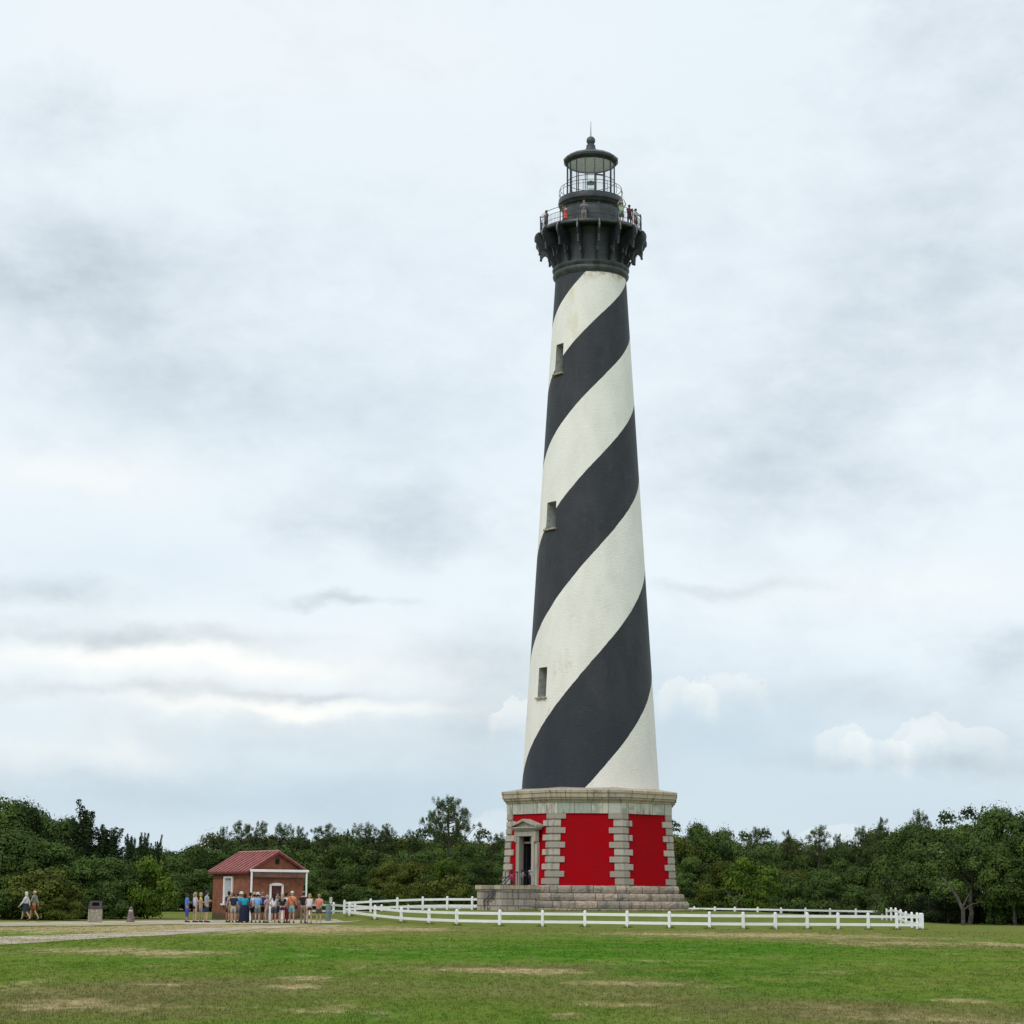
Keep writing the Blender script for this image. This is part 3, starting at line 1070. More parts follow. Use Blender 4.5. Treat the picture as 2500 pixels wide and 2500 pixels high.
def phi(z):
    # monotone cubic through the surveyed stripe crossings
    k = max(1, min(len(KN) - 3, next((i for i in range(len(KN) - 1) if KN[i + 1][0] > z), len(KN) - 2)))
    (x0, y0), (x1, y1), (x2, y2), (x3, y3) = KN[k - 1:k + 3]
    t = (z - x1) / (x2 - x1)
    m1 = (y2 - y0) / (x2 - x0) * (x2 - x1)
    m2 = (y3 - y1) / (x3 - x1) * (x2 - x1)
    return (2 * t ** 3 - 3 * t * t + 1) * y1 + (t ** 3 - 2 * t * t + t) * m1 + (-2 * t ** 3 + 3 * t * t) * y2 + (t ** 3 - t * t) * m2


WIN = []
for (py0, py1, pxc) in ((1628.6, 1701, 1325), (1224, 1289, 1348), (838.6, 910, 1369.5)):
    zc = at(pxc, (py0 + py1) / 2, TY).z
    R = rs(zc)
    a = rad(-50)
    y_ = TY - R * math.cos(a)
    WIN.append((at(pxc, py1, y_).z, at(pxc, py0, y_).z, a))
nseg = 180
zl = sorted(set([ZS0, ZS1] + [round(ZS0 + (ZS1 - ZS0) * i / 150, 4) for i in range(1, 150)] + [w_[0] for w_ in WIN] + [w_[1] for w_ in WIN]))
wa = rad(-50)
mb = LMB()
v, uvv = [], []
angs = []
for i in range(nseg + 1):
    angs.append(-PI + 2 * PI * i / nseg)
# per-height window half-angles snap to the nearest grid columns: 2 degrees each
for i, a in enumerate(angs):
    for z in zl:
        p = pol(rs(z), a, z)
        v.append(p)
        uvv.append(((phi(z) - (90 - math.degrees(a))) / 90, z))
k = len(zl)
fs, uv = [], []
wincols = []
for w_ in WIN:
    hw = .46 / rs((w_[0] + w_[1]) / 2)
    i0 = round((wa - hw + PI) / (2 * PI) * nseg); i1 = round((wa + hw + PI) / (2 * PI) * nseg)
    wincols.append((i0, i1, zl.index(w_[0]), zl.index(w_[1])))
for i in range(nseg):
    for j in range(k - 1):
        if any(i0 <= i < i1 and j0 <= j < j1 for i0, i1, j0, j1 in wincols): continue
        f = (i * k + j, (i + 1) * k + j, (i + 1) * k + j + 1, i * k + j + 1)
        fs.append(f); uv.append([uvv[q] for q in f])
mb.add(v, fs, uv)
sh = mb.obj('shaft', M['spiral'], smooth=rad(40))
for i0, i1, j0, j1 in wincols:
    z0, z1 = zl[j0], zl[j1]
    a0, a1 = angs[i0], angs[i1]
    am = (a0 + a1) / 2
    nrm = pol(1, am); tan = Vector((-nrm.y, nrm.x, 0)) * 1.0
    tan = Vector((nrm.y * -1, nrm.x, 0))
    R = rs((z0 + z1) / 2)
    hw = R * math.sin((a1 - a0) / 2)
    mb = LMB()
    dep = 1.25
    for sgn in (-1, 1):                    # reveals
        o0, o1, i_0, i_1 = [], [], [], []
        p = lambda s2, d, z: nrm * (rs(z) * math.cos((a1 - a0) / 2) - d) + tan * (s2 * hw * rs(z) / R) + Vector((0, 0, z))
        q = [p(sgn, -.0, z0), p(sgn, dep, z0), p(sgn, dep, z1), p(sgn, -.0, z1), p(sgn * 1.12, .0, z0), p(sgn * 1.12, dep, z0), p(sgn * 1.12, dep, z1), p(sgn * 1.12, .0, z1)]
        q[4:] = [x - nrm * .12 for x in q[4:]]
        mb.add(q, [(0, 1, 2, 3), (4, 5, 6, 7), (0, 1, 5, 4), (3, 2, 6, 7)])
    for z in (z0, z1):
        dz = -.05 if z == z0 else .05
        q = [p(-1.1, 0, z) - nrm * .05, p(1.1, 0, z) - nrm * .05, p(1.1, dep, z), p(-1.1, dep, z)]
        mb.add(q + [x + Vector((0, 0, dz)) for x in q], [(0, 1, 2, 3), (4, 5, 6, 7), (0, 1, 5, 4)])
    wo_ = mb.obj('window', M['reveal'])
    # drip lintel scar and sill
    mb = LMB()
    rz = math.atan2(nrm.x, -nrm.y)
    c_ = nrm * (rs(z0) + .03)
    mb.box((c_.x, c_.y, z0 - .09), (hw * 2 + .22, .28, .12), rz)
    s_ = MB(); s_.v = [(x, y, z - ZG) for x, y, z in mb.v]; s_.f = mb.f; s_.uv = mb.uv
    s_.obj('sill', M['granite_cornice'], wo_, bevel=.01)
    mb = LMB()
    c_ = nrm * (R - 1.1)
    mb.box((c_.x, c_.y, (z0 + z1) / 2), (hw * 2, .05, z1 - z0 - .02), rz)
    s_ = MB(); s_.v = [(x, y, z - ZG) for x, y, z in mb.v]; s_.f = mb.f; s_.uv = mb.uv
    s_.obj('window_pane', M['lead'], wo_)
    bars = MB()
    for t_ in (.25, .5, .75):
        c_ = nrm * (R - 1.06)
        bars.box((c_.x, c_.y, z0 + (z1 - z0) * t_ - ZG), (hw * 2, .03, .04), rz)
    bars.box((c_.x, c_.y, (z0 + z1) / 2 - ZG), (.05, .034, z1 - z0 - .03), rz)
    bars.obj('window_bars', M['iron_grey'], wo_)

# neck ring
mb = LMB()
mb.lathe([(2.55, 46.76), (2.68, 46.78), (2.74, 46.88), (2.82, 46.98), (2.84, 47.11), (2.76, 47.23), (2.74, 47.32), (2.86, 47.46), (2.88, 47.58), (2.80, 47.68), (2.62, 47.70), (2.55, 47.2)], 72, 0, True)
mb.obj('neck_ring', M['iron_grey'], smooth=rad(35))
mb = LMB()
mb.lathe([(2.62, 47.68), (2.60, 48.5), (2.66, 49.6), (2.8, 50.0), (2.9, 50.16)], 64, 0)
mb.obj('bracket_drum', M['iron'], smooth=rad(35))
# deck
mb = LMB()
mb.lathe([(2.0, 50.16), (3.80, 50.16), (3.86, 50.2), (3.90, 50.25), (3.90, 50.37), (3.87, 50.44), (2.0, 50.44)], 96, 0, True)
mb.obj('gallery_deck', M['iron'], smooth=rad(30))
# brackets
prof = [(2.62, 47.70), (2.80, 47.74), (3.04, 48.25), (3.10, 48.36), (3.12, 48.28), (3.17, 48.22), (3.22, 48.30), (3.24, 48.50), (3.32, 48.78), (3.44, 48.96), (3.56, 49.02), (3.68, 48.96), (3.76, 48.84), (3.80, 48.74), (3.86, 48.70),
        (3.92, 48.80), (3.94, 49.05), (3.95, 49.25), (4.06, 49.40), (4.14, 49.62), (4.19, 49.85), (4.18, 50.05), (4.10, 50.25), (3.99, 50.37), (3.90, 50.42), (3.7, 50.17), (2.75, 50.17), (2.62, 49.5)]
hole = [(2.95, 48.42), (3.02, 48.42), (3.12, 48.66), (3.06, 48.86), (2.95, 48.80)]
BA = [rad(-13.8 + 22.5 * i) for i in range(16)]
bm = bmesh.new()
vs_ = [bm.verts.new((x, 0, z)) for x, z in prof]
hv = [bm.verts.new((x, 0, z)) for x, z in hole]
es = [bm.edges.new((vs_[i], vs_[(i + 1) % len(vs_)])) for i in range(len(vs_))] + [bm.edges.new((hv[i], hv[(i + 1) % len(hv)])) for i in range(len(hv))]
bmesh.ops.triangle_fill(bm, edges=es, use_beauty=True)
for f in [f for f in bm.faces if 2.95 <= f.calc_center_median().x <= 3.12 and 48.42 <= f.calc_center_median().z <= 48.86 and all((v_.co.x, v_.co.z) in [(round(a, 6), round(b, 6)) for a, b in hole] or v_ in hv for v_ in f.verts)]:
    bm.faces.remove(f)
ex = bmesh.ops.extrude_face_region(bm, geom=bm.faces[:])
for v_ in [q for q in ex['geom'] if isinstance(q, bmesh.types.BMVert)]:
    v_.co.y += .13
for v_ in bm.verts: v_.co.y -= .065
bmesh.ops.recalc_face_normals(bm, faces=bm.faces)
bme = bpy.data.meshes.new('bracket')
ex2 = MB(); ex2.sphere((3.86, 0, 48.72), .10, 10, 6); ex2.sphere((3.17, 0, 48.26), .08, 10, 6); em2 = ex2.mesh('x', None); bm.from_mesh(em2)
bm.to_mesh(bme); bm.free()
bme.materials.append(M['iron'])
strm = MB()                                # pale face strip and knob
strm.tube([(3.93, 0, 50.42), (4.08, 0, 50.28), (4.17, 0, 50.1), (4.205, 0, 49.9), (4.20, 0, 49.7), (4.17, 0, 49.6)], [.04, .055, .065, .065, .05, .02], 8)
stme = strm.mesh('bracket_face', M['iron_pale'], smooth=rad(60))
for a in BA:
    o = bpy.data.objects.new('gallery_bracket', bme)
    o.location = (0, 0, -ZG)
    o.rotation_euler = (0, 0, a + DEL - PI / 2)
    link(o, lh)
    s_ = bpy.data.objects.new('bracket_face', stme)
    link(s_, o)


def railing(R, z, h, rails, thick, nb, bow, name, balz, fence_r=.016):
    mb = LMB()
    for hh in rails:
        mb.ring(R + (bow * math.sin(PI * min(1, hh / h)) if bow else 0), z + hh, .022 if hh == h else .016, 96, 6)
    if balz:
        for i in range(nb):
            a = 2 * PI * i / nb
            mb.tube([pol(R, a, z), pol(R, a, z + balz)], .011, 5, False)
    ro = mb.obj(name, M['iron'], smooth=rad(60))
    pm = MB()
    pts = [(0, 0, 0)] + [(bow * math.sin(PI * t / 6), 0, h * t / 6) for t in range(1, 7)]
    pm.tube(pts, thick, 8)
    if not bow:
        pm.sphere((0, 0, h + .05), thick * 1.7, 8, 6)
    me = pm.mesh('post', M['iron'])
    for a in BA:
        o = bpy.data.objects.new('railing_post', me)
        p = pol(R, a, z - ZG)
        o.location = p
        o.rotation_euler = (0, 0, a + DEL - PI / 2)
        link(o, ro)


railing(3.80, 50.44, 1.14, (1.14, .78, .36, .06), .042, 160, 0, 'gallery_railing', .78)
# watch room
mb = LMB()
mb.lathe([(2.13, 50.44), (2.13, 51.45), (2.155, 51.46), (2.155, 51.52), (2.13, 51.53), (2.13, 52.3)], 64, 0)
for a in [rad(11.25 + 45 * i) for i in range(8)]:
    c_ = pol(2.13, a)
    mb.box((c_.x, c_.y, 51.5), (.07, .03, 1.6), a + DEL)
mb.obj('watch_room', M['iron_grey'], smooth=rad(30))
mb = LMB()
mb.lathe([(1.5, 52.25), (2.15, 52.25), (2.22, 52.36), (2.30, 52.42), (2.36, 52.58), (2.44, 52.66), (2.46, 52.80), (2.42, 52.98), (2.42, 53.08), (1.5, 53.10)], 80, 0, True)
mb.obj('lantern_gallery', M['iron'], smooth=rad(30))
railing(2.30, 53.09, .88, (.88, .60), .02, 0, .10, 'lantern_railing', 0)
# lantern
mb = LMB()
mb.lathe([(.01, 53.1), (1.74, 53.1), (1.74, 53.13), (.01, 53.14)], 32, 0)  # pale floor disc, added to bounce light up onto the ceiling
mb.obj('lantern_bounce_floor', M['lamp_white'])
RL = 1.80
LA = [rad(-13.3 + 22.5 * i) for i in range(16)]
mb = LMB()
for a in LA:
    c_ = pol(RL, a)
    mb.box((c_.x, c_.y, 54.5), (.05, .08, 2.85), a + DEL)
lp = lambda a, z: pol(RL, a, z)
for z, r_ in ((54.52, .025), (53.12, .05), (55.92, .05)):
    for a, b_ in zip(LA, LA[1:] + LA[:1]):
        mb.tube([lp(a, z), lp(b_, z)], r_, 6)
fr_ = mb.obj('lantern_frame', M['iron'])
mb = LMB()
for a, b_ in zip(LA, LA[1:] + LA[:1]):
    q = [lp(a, 53.15) * 1, lp(b_, 53.15), lp(b_, 55.9), lp(a, 55.9)]
    mb.add(q, [(0, 1, 2, 3)])
mb.obj('lantern_glazing', M['glass'])
mb = LMB()          # glazed door with a heavy frame
a, b_ = LA[1], LA[2]
pa, pb = lp(a, 53.15) * 1.0, lp(b_, 53.15)
out_ = pol(.05, (a + b_) / 2)
for q0, q1 in ((pa, pa + Vector((0, 0, 1.38))), (pb, pb + Vector((0, 0, 1.38))), (pa + Vector((0, 0, 1.38)), pb + Vector((0, 0, 1.38)))):
    mb.tube([q0 + out_, q1 + out_], .06, 6)
mb.obj('lantern_door', M['iron'])
mb = LMB()
mb.lathe([(.01, 56.02), (1.74, 55.96)], 32, 0)
mb.obj('lantern_ceiling', M['ceiling'])
mb = LMB()
mb.lathe([(1.74, 56.0), (1.82, 55.96), (1.92, 55.94), (2.0, 56.02), (2.07, 56.10), (2.09, 56.27), (2.0, 56.32), (1.76, 56.52), (.62, 56.98), (.42, 57.08), (.36, 57.28), (.34, 57.46), (.26, 57.54), (.24, 57.6), (.01, 57.7), (.01, 56.1), (1.6, 56.06)], 16, LA[0] + DEL, True)
rf = mb.obj('lantern_roof', M['iron'])
mb = LMB()
mb.sphere((0, 0, 57.84 - ZG), .34, 20, 12)
MB.obj(mb, 'ball_finial', M['iron_grey'], rf, smooth=rad(60))
mb = MB()
mb.tube([(0, 0, 58.1 - ZG), (0, 0, 58.5 - ZG), (0, 0, 59.4 - ZG)], [.04, .03, .012], 6)
mb.obj('lightning_rod', M['iron_grey'], rf)
mb = LMB()
mb.lathe([(.30, 53.1), (.28, 53.85), (.36, 53.9), (.36, 53.98)], 20, 0, caps=True)
bl = mb.obj('beacon', M['lamp_white'], smooth=rad(40))
mb = MB()
mb.sphere((0, 0, 54.25 - ZG), .33, 18, 10)
mb.obj('beacon_lens', M['glass'], bl, smooth=rad(60))
mb = MB()
mb.lathe([(.34, 54.42 - ZG), (.30, 54.56 - ZG), (.12, 54.66 - ZG), (.01, 54.67 - ZG), (.01, 54.44 - ZG)], 20, 0, True)
mb.obj('beacon_cap', M['brass'], bl, smooth=rad(40))


# ------------------------------------------------------------------ people
def conv(nodes, edges, lv=1):
    """Skin modifier surface over a joint skeleton; returns a mesh"""
    me = bpy.data.meshes.new('tmp')
    keys = list(nodes)
    me.from_pydata([nodes[k_][0] for k_ in keys], [(keys.index(a), keys.index(b_)) for a, b_ in edges], [])
    o = bpy.data.objects.new('tmp', me)
    COL.objects.link(o)
    o.modifiers.new('s', 'SKIN')
    sv = me.skin_vertices[0].data
    for i, k_ in enumerate(keys):
        r = nodes[k_][1]
        sv[i].radius = r if isinstance(r, tuple) else (r, r)
        sv[i].use_root = (i == 0)
    ss_ = o.modifiers.new('u', 'SUBSURF')
    ss_.levels = lv
    dg = bpy.context.evaluated_depsgraph_get()
    out_ = bpy.data.meshes.new_from_object(o.evaluated_get(dg))
    bpy.data.objects.remove(o)
    bpy.data.meshes.remove(me)
    out_.polygons.foreach_set('use_smooth', [True] * len(out_.polygons))
    return out_


def skeleton(arms, legs):
    """joints for a 1.72 m adult facing +Y"""
    J = {'pelvis': (0, 0, .94), 'belly': (0, .01, 1.08), 'chest': (0, .0, 1.28), 'neck': (0, -.01, 1.45), 'skull': (0, .015, 1.56)}
    for s_, x in (('L', -1), ('R', 1)):
        J['sh' + s_] = (x * .175, -.01, 1.38)
        if legs == 'stand':
            J['hip' + s_] = (x * .095, 0, .87); J['kn' + s_] = (x * .105, .02, .48); J['an' + s_] = (x * .11, -.03, .08); J['to' + s_] = (x * .125, .12, .035)
        elif legs == 'walk':
            f = x
            J['hip' + s_] = (x * .09, 0, .87); J['kn' + s_] = (x * .09, .17 * f + .05, .49); J['an' + s_] = (x * .09, .30 * f - .04, .10 + (.06 if f < 0 else 0)); J['to' + s_] = (x * .10, .30 * f + .10, .04 + (.0 if f < 0 else .03))
        if arms == 'down':
            J['el' + s_] = (x * .235, -.03, 1.10); J['wr' + s_] = (x * .24, .04, .86)
        elif arms == 'crossed':
            J['el' + s_] = (x * .235, .03, 1.12); J['wr' + s_] = (x * .02, .19, 1.16 + x * .03)
        elif arms == 'hips':
            J['el' + s_] = (x * .36, -.10, 1.13); J['wr' + s_] = (x * .19, .02, .99)
        elif arms == 'back':
            J['el' + s_] = (x * .25, -.12, 1.10); J['wr' + s_] = (x * .05, -.17, .93)
        elif arms == 'face':
            J['el' + s_] = (x * .25, .13, 1.17); J['wr' + s_] = (x * .07, .24, 1.46)
        elif arms == 'up':
            J['el' + s_] = (x * .30, .10, 1.52); J['wr' + s_] = (x * .16, .12, 1.76)
        elif arms == 'pockets':
            J['el' + s_] = (x * .27, -.05, 1.10); J['wr' + s_] = (x * .20, .06, .90)
        elif arms == 'swing':
            J['el' + s_] = (x * .23, -.10 * x, 1.11); J['wr' + s_] = (x * .22, -.22 * x + .08, .90)
        elif arms == 'lean':
            J['el' + s_] = (x * .24, .16, 1.16); J['wr' + s_] = (x * .14, .36, 1.10)
    return {k_: Vector(p) for k_, p in J.items()}


POSE = {}
TORSO = [('pelvis', 'belly'), ('belly', 'chest'), ('chest', 'neck')]


def pose_meshes(arms, legs, build):
    key = (arms, legs, build)
    if key in POSE: return POSE[key]
    J = skeleton(arms, legs)
    f = {'slim': .95, 'mid': 1.1, 'wide': 1.28}[build]
    A = {'pelvis': (.135 * f, .105 * f), 'belly': (.125 * f, .10 * f), 'chest': (.15 * f, .11 * f), 'neck': .055, 'skull': .07}
    nd = {k_: (J[k_], A[k_]) for k_ in ('pelvis', 'belly', 'chest', 'neck')}
    ed = list(TORSO)
    for s_, x in (('L', -1), ('R', 1)):
        for k_, r in (('sh', .062), ('el', .042), ('wr', .030), ('hip', .088 * f), ('kn', .056), ('an', .037), ('to', .035)):
            nd[k_ + s_] = (J[k_ + s_], r)
        ed += [('chest', 'sh' + s_), ('sh' + s_, 'el' + s_), ('el' + s_, 'wr' + s_), ('pelvis', 'hip' + s_), ('hip' + s_, 'kn' + s_), ('kn' + s_, 'an' + s_), ('an' + s_, 'to' + s_)]
        # calf bulge and palm
        m_ = J['kn' + s_].lerp(J['an' + s_], .3)
        nd['ca' + s_] = (m_ + Vector((0, -.015, 0)), .052)
        ed.remove(('kn' + s_, 'an' + s_)); ed += [('kn' + s_, 'ca' + s_), ('ca' + s_, 'an' + s_)]
        d_ = (J['wr' + s_] - J['el' + s_]).normalized()
        nd['pa' + s_] = (J['wr' + s_] + d_ * .07, (.036, .018))
        ed.append(('wr' + s_, 'pa' + s_))
    nd['jaw'] = (J['skull'] + Vector((0, .02, -.035)), .058)
    nd['skull'] = (J['skull'] + Vector((0, 0, .04)), (.075, .085))
    nd['top'] = (J['skull'] + Vector((0, -.01, .12)), (.06, .07))
    ed += [('neck', 'jaw'), ('jaw', 'skull'), ('skull', 'top')]
    body = conv(nd, ed)
    # fingers, nose and ears as closed pieces rooted inside the body
    ex_ = MB()
    for s_, x in (('L', -1), ('R', 1)):
        wr = J['wr' + s_]; d_ = (wr - J['el' + s_]).normalized()
        side = d_.orthogonal().normalized() if abs(d_.z) < .7 else Vector((0, 1, 0))
        nr = d_.cross(side)
        pa = wr + d_ * .08
        for i, ln in enumerate((.062, .075, .08, .068)):
            b0 = pa + side * (.027 - i * .018)
            ex_.tube([b0, b0 + d_ * ln * .55 + nr * .004, b0 + d_ * ln + nr * .022], [.0095, .0085, .0065], 6)
        b0 = wr + d_ * .03 + side * .024
        ex_.tube([b0, b0 + side * .03 + d_ * .03, b0 + side * .036 + d_ * .062], [.012, .0105, .008], 6)
    sk = J['skull']
    ex_.tube([sk + Vector((0, .085, .045)), sk + Vector((0, .112, .012)), sk + Vector((0, .09, .005))], [.008, .016, .008], 6)
    for x in (-1, 1):
        ex_.sphere(sk + Vector((x * .082, 0, .03)), .026, 8, 6, (.4, .8, 1.2))
    bm = bmesh.new(); bm.from_mesh(body)
    em = ex_.mesh('x', None); bm.from_mesh(em); bm.to_mesh(body); bm.free(); bpy.data.meshes.remove(em)
    body.polygons.foreach_set('use_smooth', [True] * len(body.polygons))
    out_ = {'body': body, 'J': J, 'f': f}
    POSE[key] = out_
    return out_


def shirt_mesh(pm, sleeve, hem=.92, pad=.02):
    key = ('shirt', sleeve, hem)
    if key in pm: return pm[key]
    J, f = pm['J'], pm['f']
    nd = {'hem': (Vector((0, 0, hem)), (.158 * f + pad, .125 * f + pad)), 'belly': (J['belly'], (.138 * f + pad, .11 * f + pad)), 'chest': (J['chest'], (.152 * f + pad, .115 * f + pad)), 'nk': (J['neck'] - Vector((0, 0, .03)), .072)}
    ed = [('hem', 'belly'), ('belly', 'chest'), ('chest', 'nk')]
    for s_ in 'LR':
        nd['sh' + s_] = (J['sh' + s_], .072 if sleeve else .055)
        ed.append(('chest', 'sh' + s_))
        if sleeve:
            t_ = {1: .62, 2: 1.0}[sleeve]
            nd['sl' + s_] = (J['sh' + s_].lerp(J['el' + s_], t_), .066 if sleeve == 1 else .055)
            ed.append(('sh' + s_, 'sl' + s_))
            if sleeve == 2:
                nd['sw' + s_] = (J['wr' + s_], .042)
                ed.append(('sl' + s_, 'sw' + s_))
    pm[key] = conv(nd, ed)
    return pm[key]


def pants_mesh(pm, kind):
    key = ('pants', kind)
    if key in pm: return pm[key]
    J, f = pm['J'], pm['f']
    if kind == 'skirt':
        mb = MB()
        mb.lathe([(.25 * f, .08), (.24 * f, .4), (.21 * f, .8), (.165 * f, 1.04)], 20, 0, caps=True)
        pm[key] = mb.mesh('skirt', None, smooth=rad(60))
        return pm[key]
    if kind == 'miniskirt':
        mb = MB()
        mb.lathe([(.215 * f, .56), (.20 * f, .8), (.15 * f, 1.03)], 20, 0, caps=True)
        pm[key] = mb.mesh('skirt', None, smooth=rad(60))
        return pm[key]
    t_ = {'short': .42, 'shorts': .86, 'capri': 1.0, 'long': 1.0}[kind]
    nd = {'waist': (Vector((0, 0, 1.03)), (.14 * f + .015, .11 * f + .012)), 'pelvis': (Vector((0, 0, .92)), (.15 * f + .02, .115 * f + .02))}
    ed = [('waist', 'pelvis')]
    for s_ in 'LR':
        nd['hip' + s_] = (J['hip' + s_], .10 * f + .015)
        nd['th' + s_] = (J['hip' + s_].lerp(J['kn' + s_], t_), .092 if t_ < 1 else .075)
        ed += [('pelvis', 'hip' + s_), ('hip' + s_, 'th' + s_)]
        if kind in ('capri', 'long'):
            nd['cf' + s_] = (J['kn' + s_].lerp(J['an' + s_], .5 if kind == 'capri' else .97), .062)
            ed.append(('th' + s_, 'cf' + s_))
    pm[key] = conv(nd, ed)
    return pm[key]


_pm = {}


def cmat(col, rough=.85):
    key = tuple(round(c_, 4) for c_ in col)
    if key not in _pm:
        _pm[key] = mat('fabric', col, rough, .10, 5)
    return _pm[key]


SKIN = [(.42, .24, .165), (.50, .31, .22), (.34, .185, .12), (.12, .06, .04)]


def sub(name, me, m, parent, scl=1):
    me2 = me.copy()
    me2.name = name
    me2.materials.clear(); me2.materials.append(m)
    o = bpy.data.objects.new(name, me2)
    link(o, parent)
    return o


def person(loc, yaw, label, group, arms='down', legs='stand', build='mid', skin=1, shirt=(.2, .2, .2), sleeve=1, pants=('shorts', (.1, .1, .1)), hair=((.05, .03, .02), 'short'), hat=None, shoe=(.03, .03, .03), h=1.72, bag=None, hem=.90, dots=False):
    pm = pose_meshes(arms, legs, build)
    r = empty('person', loc, yaw, label=label, cat='person', group=group)
    k_ = h / 1.72
    r.scale = (k_ * 1.0, k_ * 1.0, k_)
    sub('body', pm['body'], cmat(SKIN[skin], .6), r)
    sub('shirt', shirt_mesh(pm, sleeve, hem), cmat(shirt), r)
    pk, pc = pants
    sub({'skirt': 'skirt', 'miniskirt': 'skirt'}.get(pk, 'shorts' if pk in ('short', 'shorts') else 'trousers'), pants_mesh(pm, pk), cmat(pc), r)
    J = pm['J']
    sk = J['skull']
    hc, hk = hair
    mb = MB()
    if hk != 'bald':
        mb.sphere(sk + Vector((0, -.022, .075)), .1, 14, 10, (.95, 1.05, 1.0))
        mb.sphere(sk + Vector((0, -.055, .02)), .075, 12, 8, (1.05, .8, 1.05))
    else:
        mb.sphere(sk + Vector((0, -.03, .045)), .088, 14, 10, (1.03, .95, .9))
    if hk == 'long':
        mb.tube([sk + Vector((0, -.07, .05)), sk + Vector((0, -.10, -.08)), sk + Vector((0, -.12, -.22)), sk + Vector((0, -.11, -.30))], [.075, .082, .07, .03], 10)
    if hk == 'pony':
        mb.tube([sk + Vector((0, -.10, .08)), sk + Vector((0, -.15, .02)), sk + Vector((0, -.14, -.12))], [.03, .035, .015], 8)
    if hk == 'bob':
        mb.sphere(sk + Vector((0, -.03, -.01)), .098, 12, 8, (1.1, .85, .95))
    mb.obj('hair', cmat(hc), r, smooth=rad(70))
    if hat:
        hcol, htype = hat
        mb = MB()
        if htype == 'cap':
            mb.sphere(sk + Vector((0, -.012, .105)), .105, 14, 8, (.95, 1.08, .75))
            mb.lathe([(.02, .0), (.085, -.012), (.085, .0), (.02, .012)], 14, 0, True)
            for i in range(len(mb.v) - 56, len(mb.v)):
                x, y, z = mb.v[i]
                mb.v[i] = (x + sk.x, y * 1.3 + sk.y + .10, z + sk.z + .09)
        else:
            c0 = sk + Vector((0, -.01, .10))
            mb.lathe([(.19, -.02), (.10, .0), (.098, .09), (.06, .115), (.01, .118), (.01, .10), (.09, -.01)], 20, 0, True)
            mb.v = [(x + c0.x, y + c0.y, z + c0.z) for x, y, z in mb.v]
        mb.obj('hat', cmat(hcol), r, smooth=rad(50))
    for s_ in 'LR':
        mb = MB()
        a, t_ = J['an' + s_], J['to' + s_]
        heel = Vector((a.x, a.y - .03, max(.0, t_.z - .035) + .045 + max(0, a.z - .1) * .8))
        mb.tube([heel + Vector((0, -.015, 0)), heel + Vector((0, .03, .012)), t_.lerp(heel, .35) + Vector((0, 0, .008)), t_ + Vector((0, .03, .004)), t_ + Vector((0, .06, 0))], [.036, .046, .046, .042, .022], 10)
        mb.v = [(x, y, max(z, .004) if legs == 'stand' else z) for x, y, z in mb.v]
        mb.obj('shoe', cmat(shoe), r, smooth=rad(60))
    if bag == 'sling':
        mb = MB()
        mb.tube([(-.12, -.10, 1.42), (-.02, -.165, 1.30), (.13, -.16, 1.08), (.22, -.06, .92)], .016, 6)
        mb.tube([(-.12, -.10, 1.42), (-.10, .1, 1.40), (.10, .16, 1.1), (.22, .02, .92)], .012, 6)
        mb.box((.25, -.03, .86), (.09, .22, .20))
        tag(mb.obj('shoulder_bag', cmat((.012, .012, .015)), r, bevel=.0), 'black shoulder bag')
    if dots:
        mb = MB()
        for z in (1.33, 1.15, 1.0):
            mb = MB()
            mb.sphere((-.20, -.04, z), .035, 8, 6, (.5, 1, 1))
            mb.obj('shirt_patch', cmat((.7, .7, .7)), r)
    return r


NAVY = (.012, .016, .05)
BLK = (.012, .012, .016)
gq = 'people gathered in front of the brick hut'


def crowd(px, dy, **kw):
    y = 120.6 + dy
    p = at(px, 2200, y)
    lab = kw.pop('label'); yaw = kw.pop('yaw', 0)
    return person((p.x, y, hgt(p.x, y) + .022), rad(yaw), lab, gq, **kw)


blond = (.42, .32, .17); brown = (.05, .028, .015); grey = (.36, .35, .33); darkh = (.012, .01, .01)
crowd(457, 0, yaw=-65, label='woman in bright blue shirt and purple leggings, left end of the queue', arms='crossed', skin=2, shirt=(.05, .19, .55), sleeve=1, pants=('capri', (.06, .05, .33)), hair=(brown, 'bob'), h=1.66, hem=.84, build='mid')
crowd(477, .1, yaw=-50, label='person in lavender tank top and black shorts with light hair', arms='crossed', skin=1, shirt=(.50, .47, .68), sleeve=0, pants=('short', BLK), hair=((.40, .33, .24), 'pony'), h=1.71)
crowd(490.5, .8, yaw=-80, label='person in yellow top and pale grey shorts with blond bob', arms='crossed', skin=1, shirt=(.62, .42, .16), sleeve=1, pants=('shorts', (.33, .34, .36)), hair=(blond, 'bob'), h=1.70)
crowd(505, 0, yaw=-60, label='man in grey tee, navy shorts and navy cap, left of the hut corner', arms='crossed', skin=1, shirt=(.27, .33, .35), sleeve=1, pants=('shorts', (.02, .028, .075)), hair=(brown, 'short'), hat=((.03, .04, .13), 'cap'), h=1.80, build='mid')
crowd(559, 1.2, yaw=-20, label='dark haired person in dark purple shirt beside the white window', arms='down', skin=2, shirt=(.03, .018, .06), sleeve=1, pants=('shorts', (.035, .03, .03)), hair=(darkh, 'short'), h=1.78)
crowd(565, .6, yaw=10, label='blond person mostly hidden behind the navy shirt and khaki shorts', arms='down', skin=1, shirt=(.35, .28, .2), sleeve=1, pants=('shorts', (.2, .17, .12)), hair=((.32, .22, .11), 'long'), h=1.72)
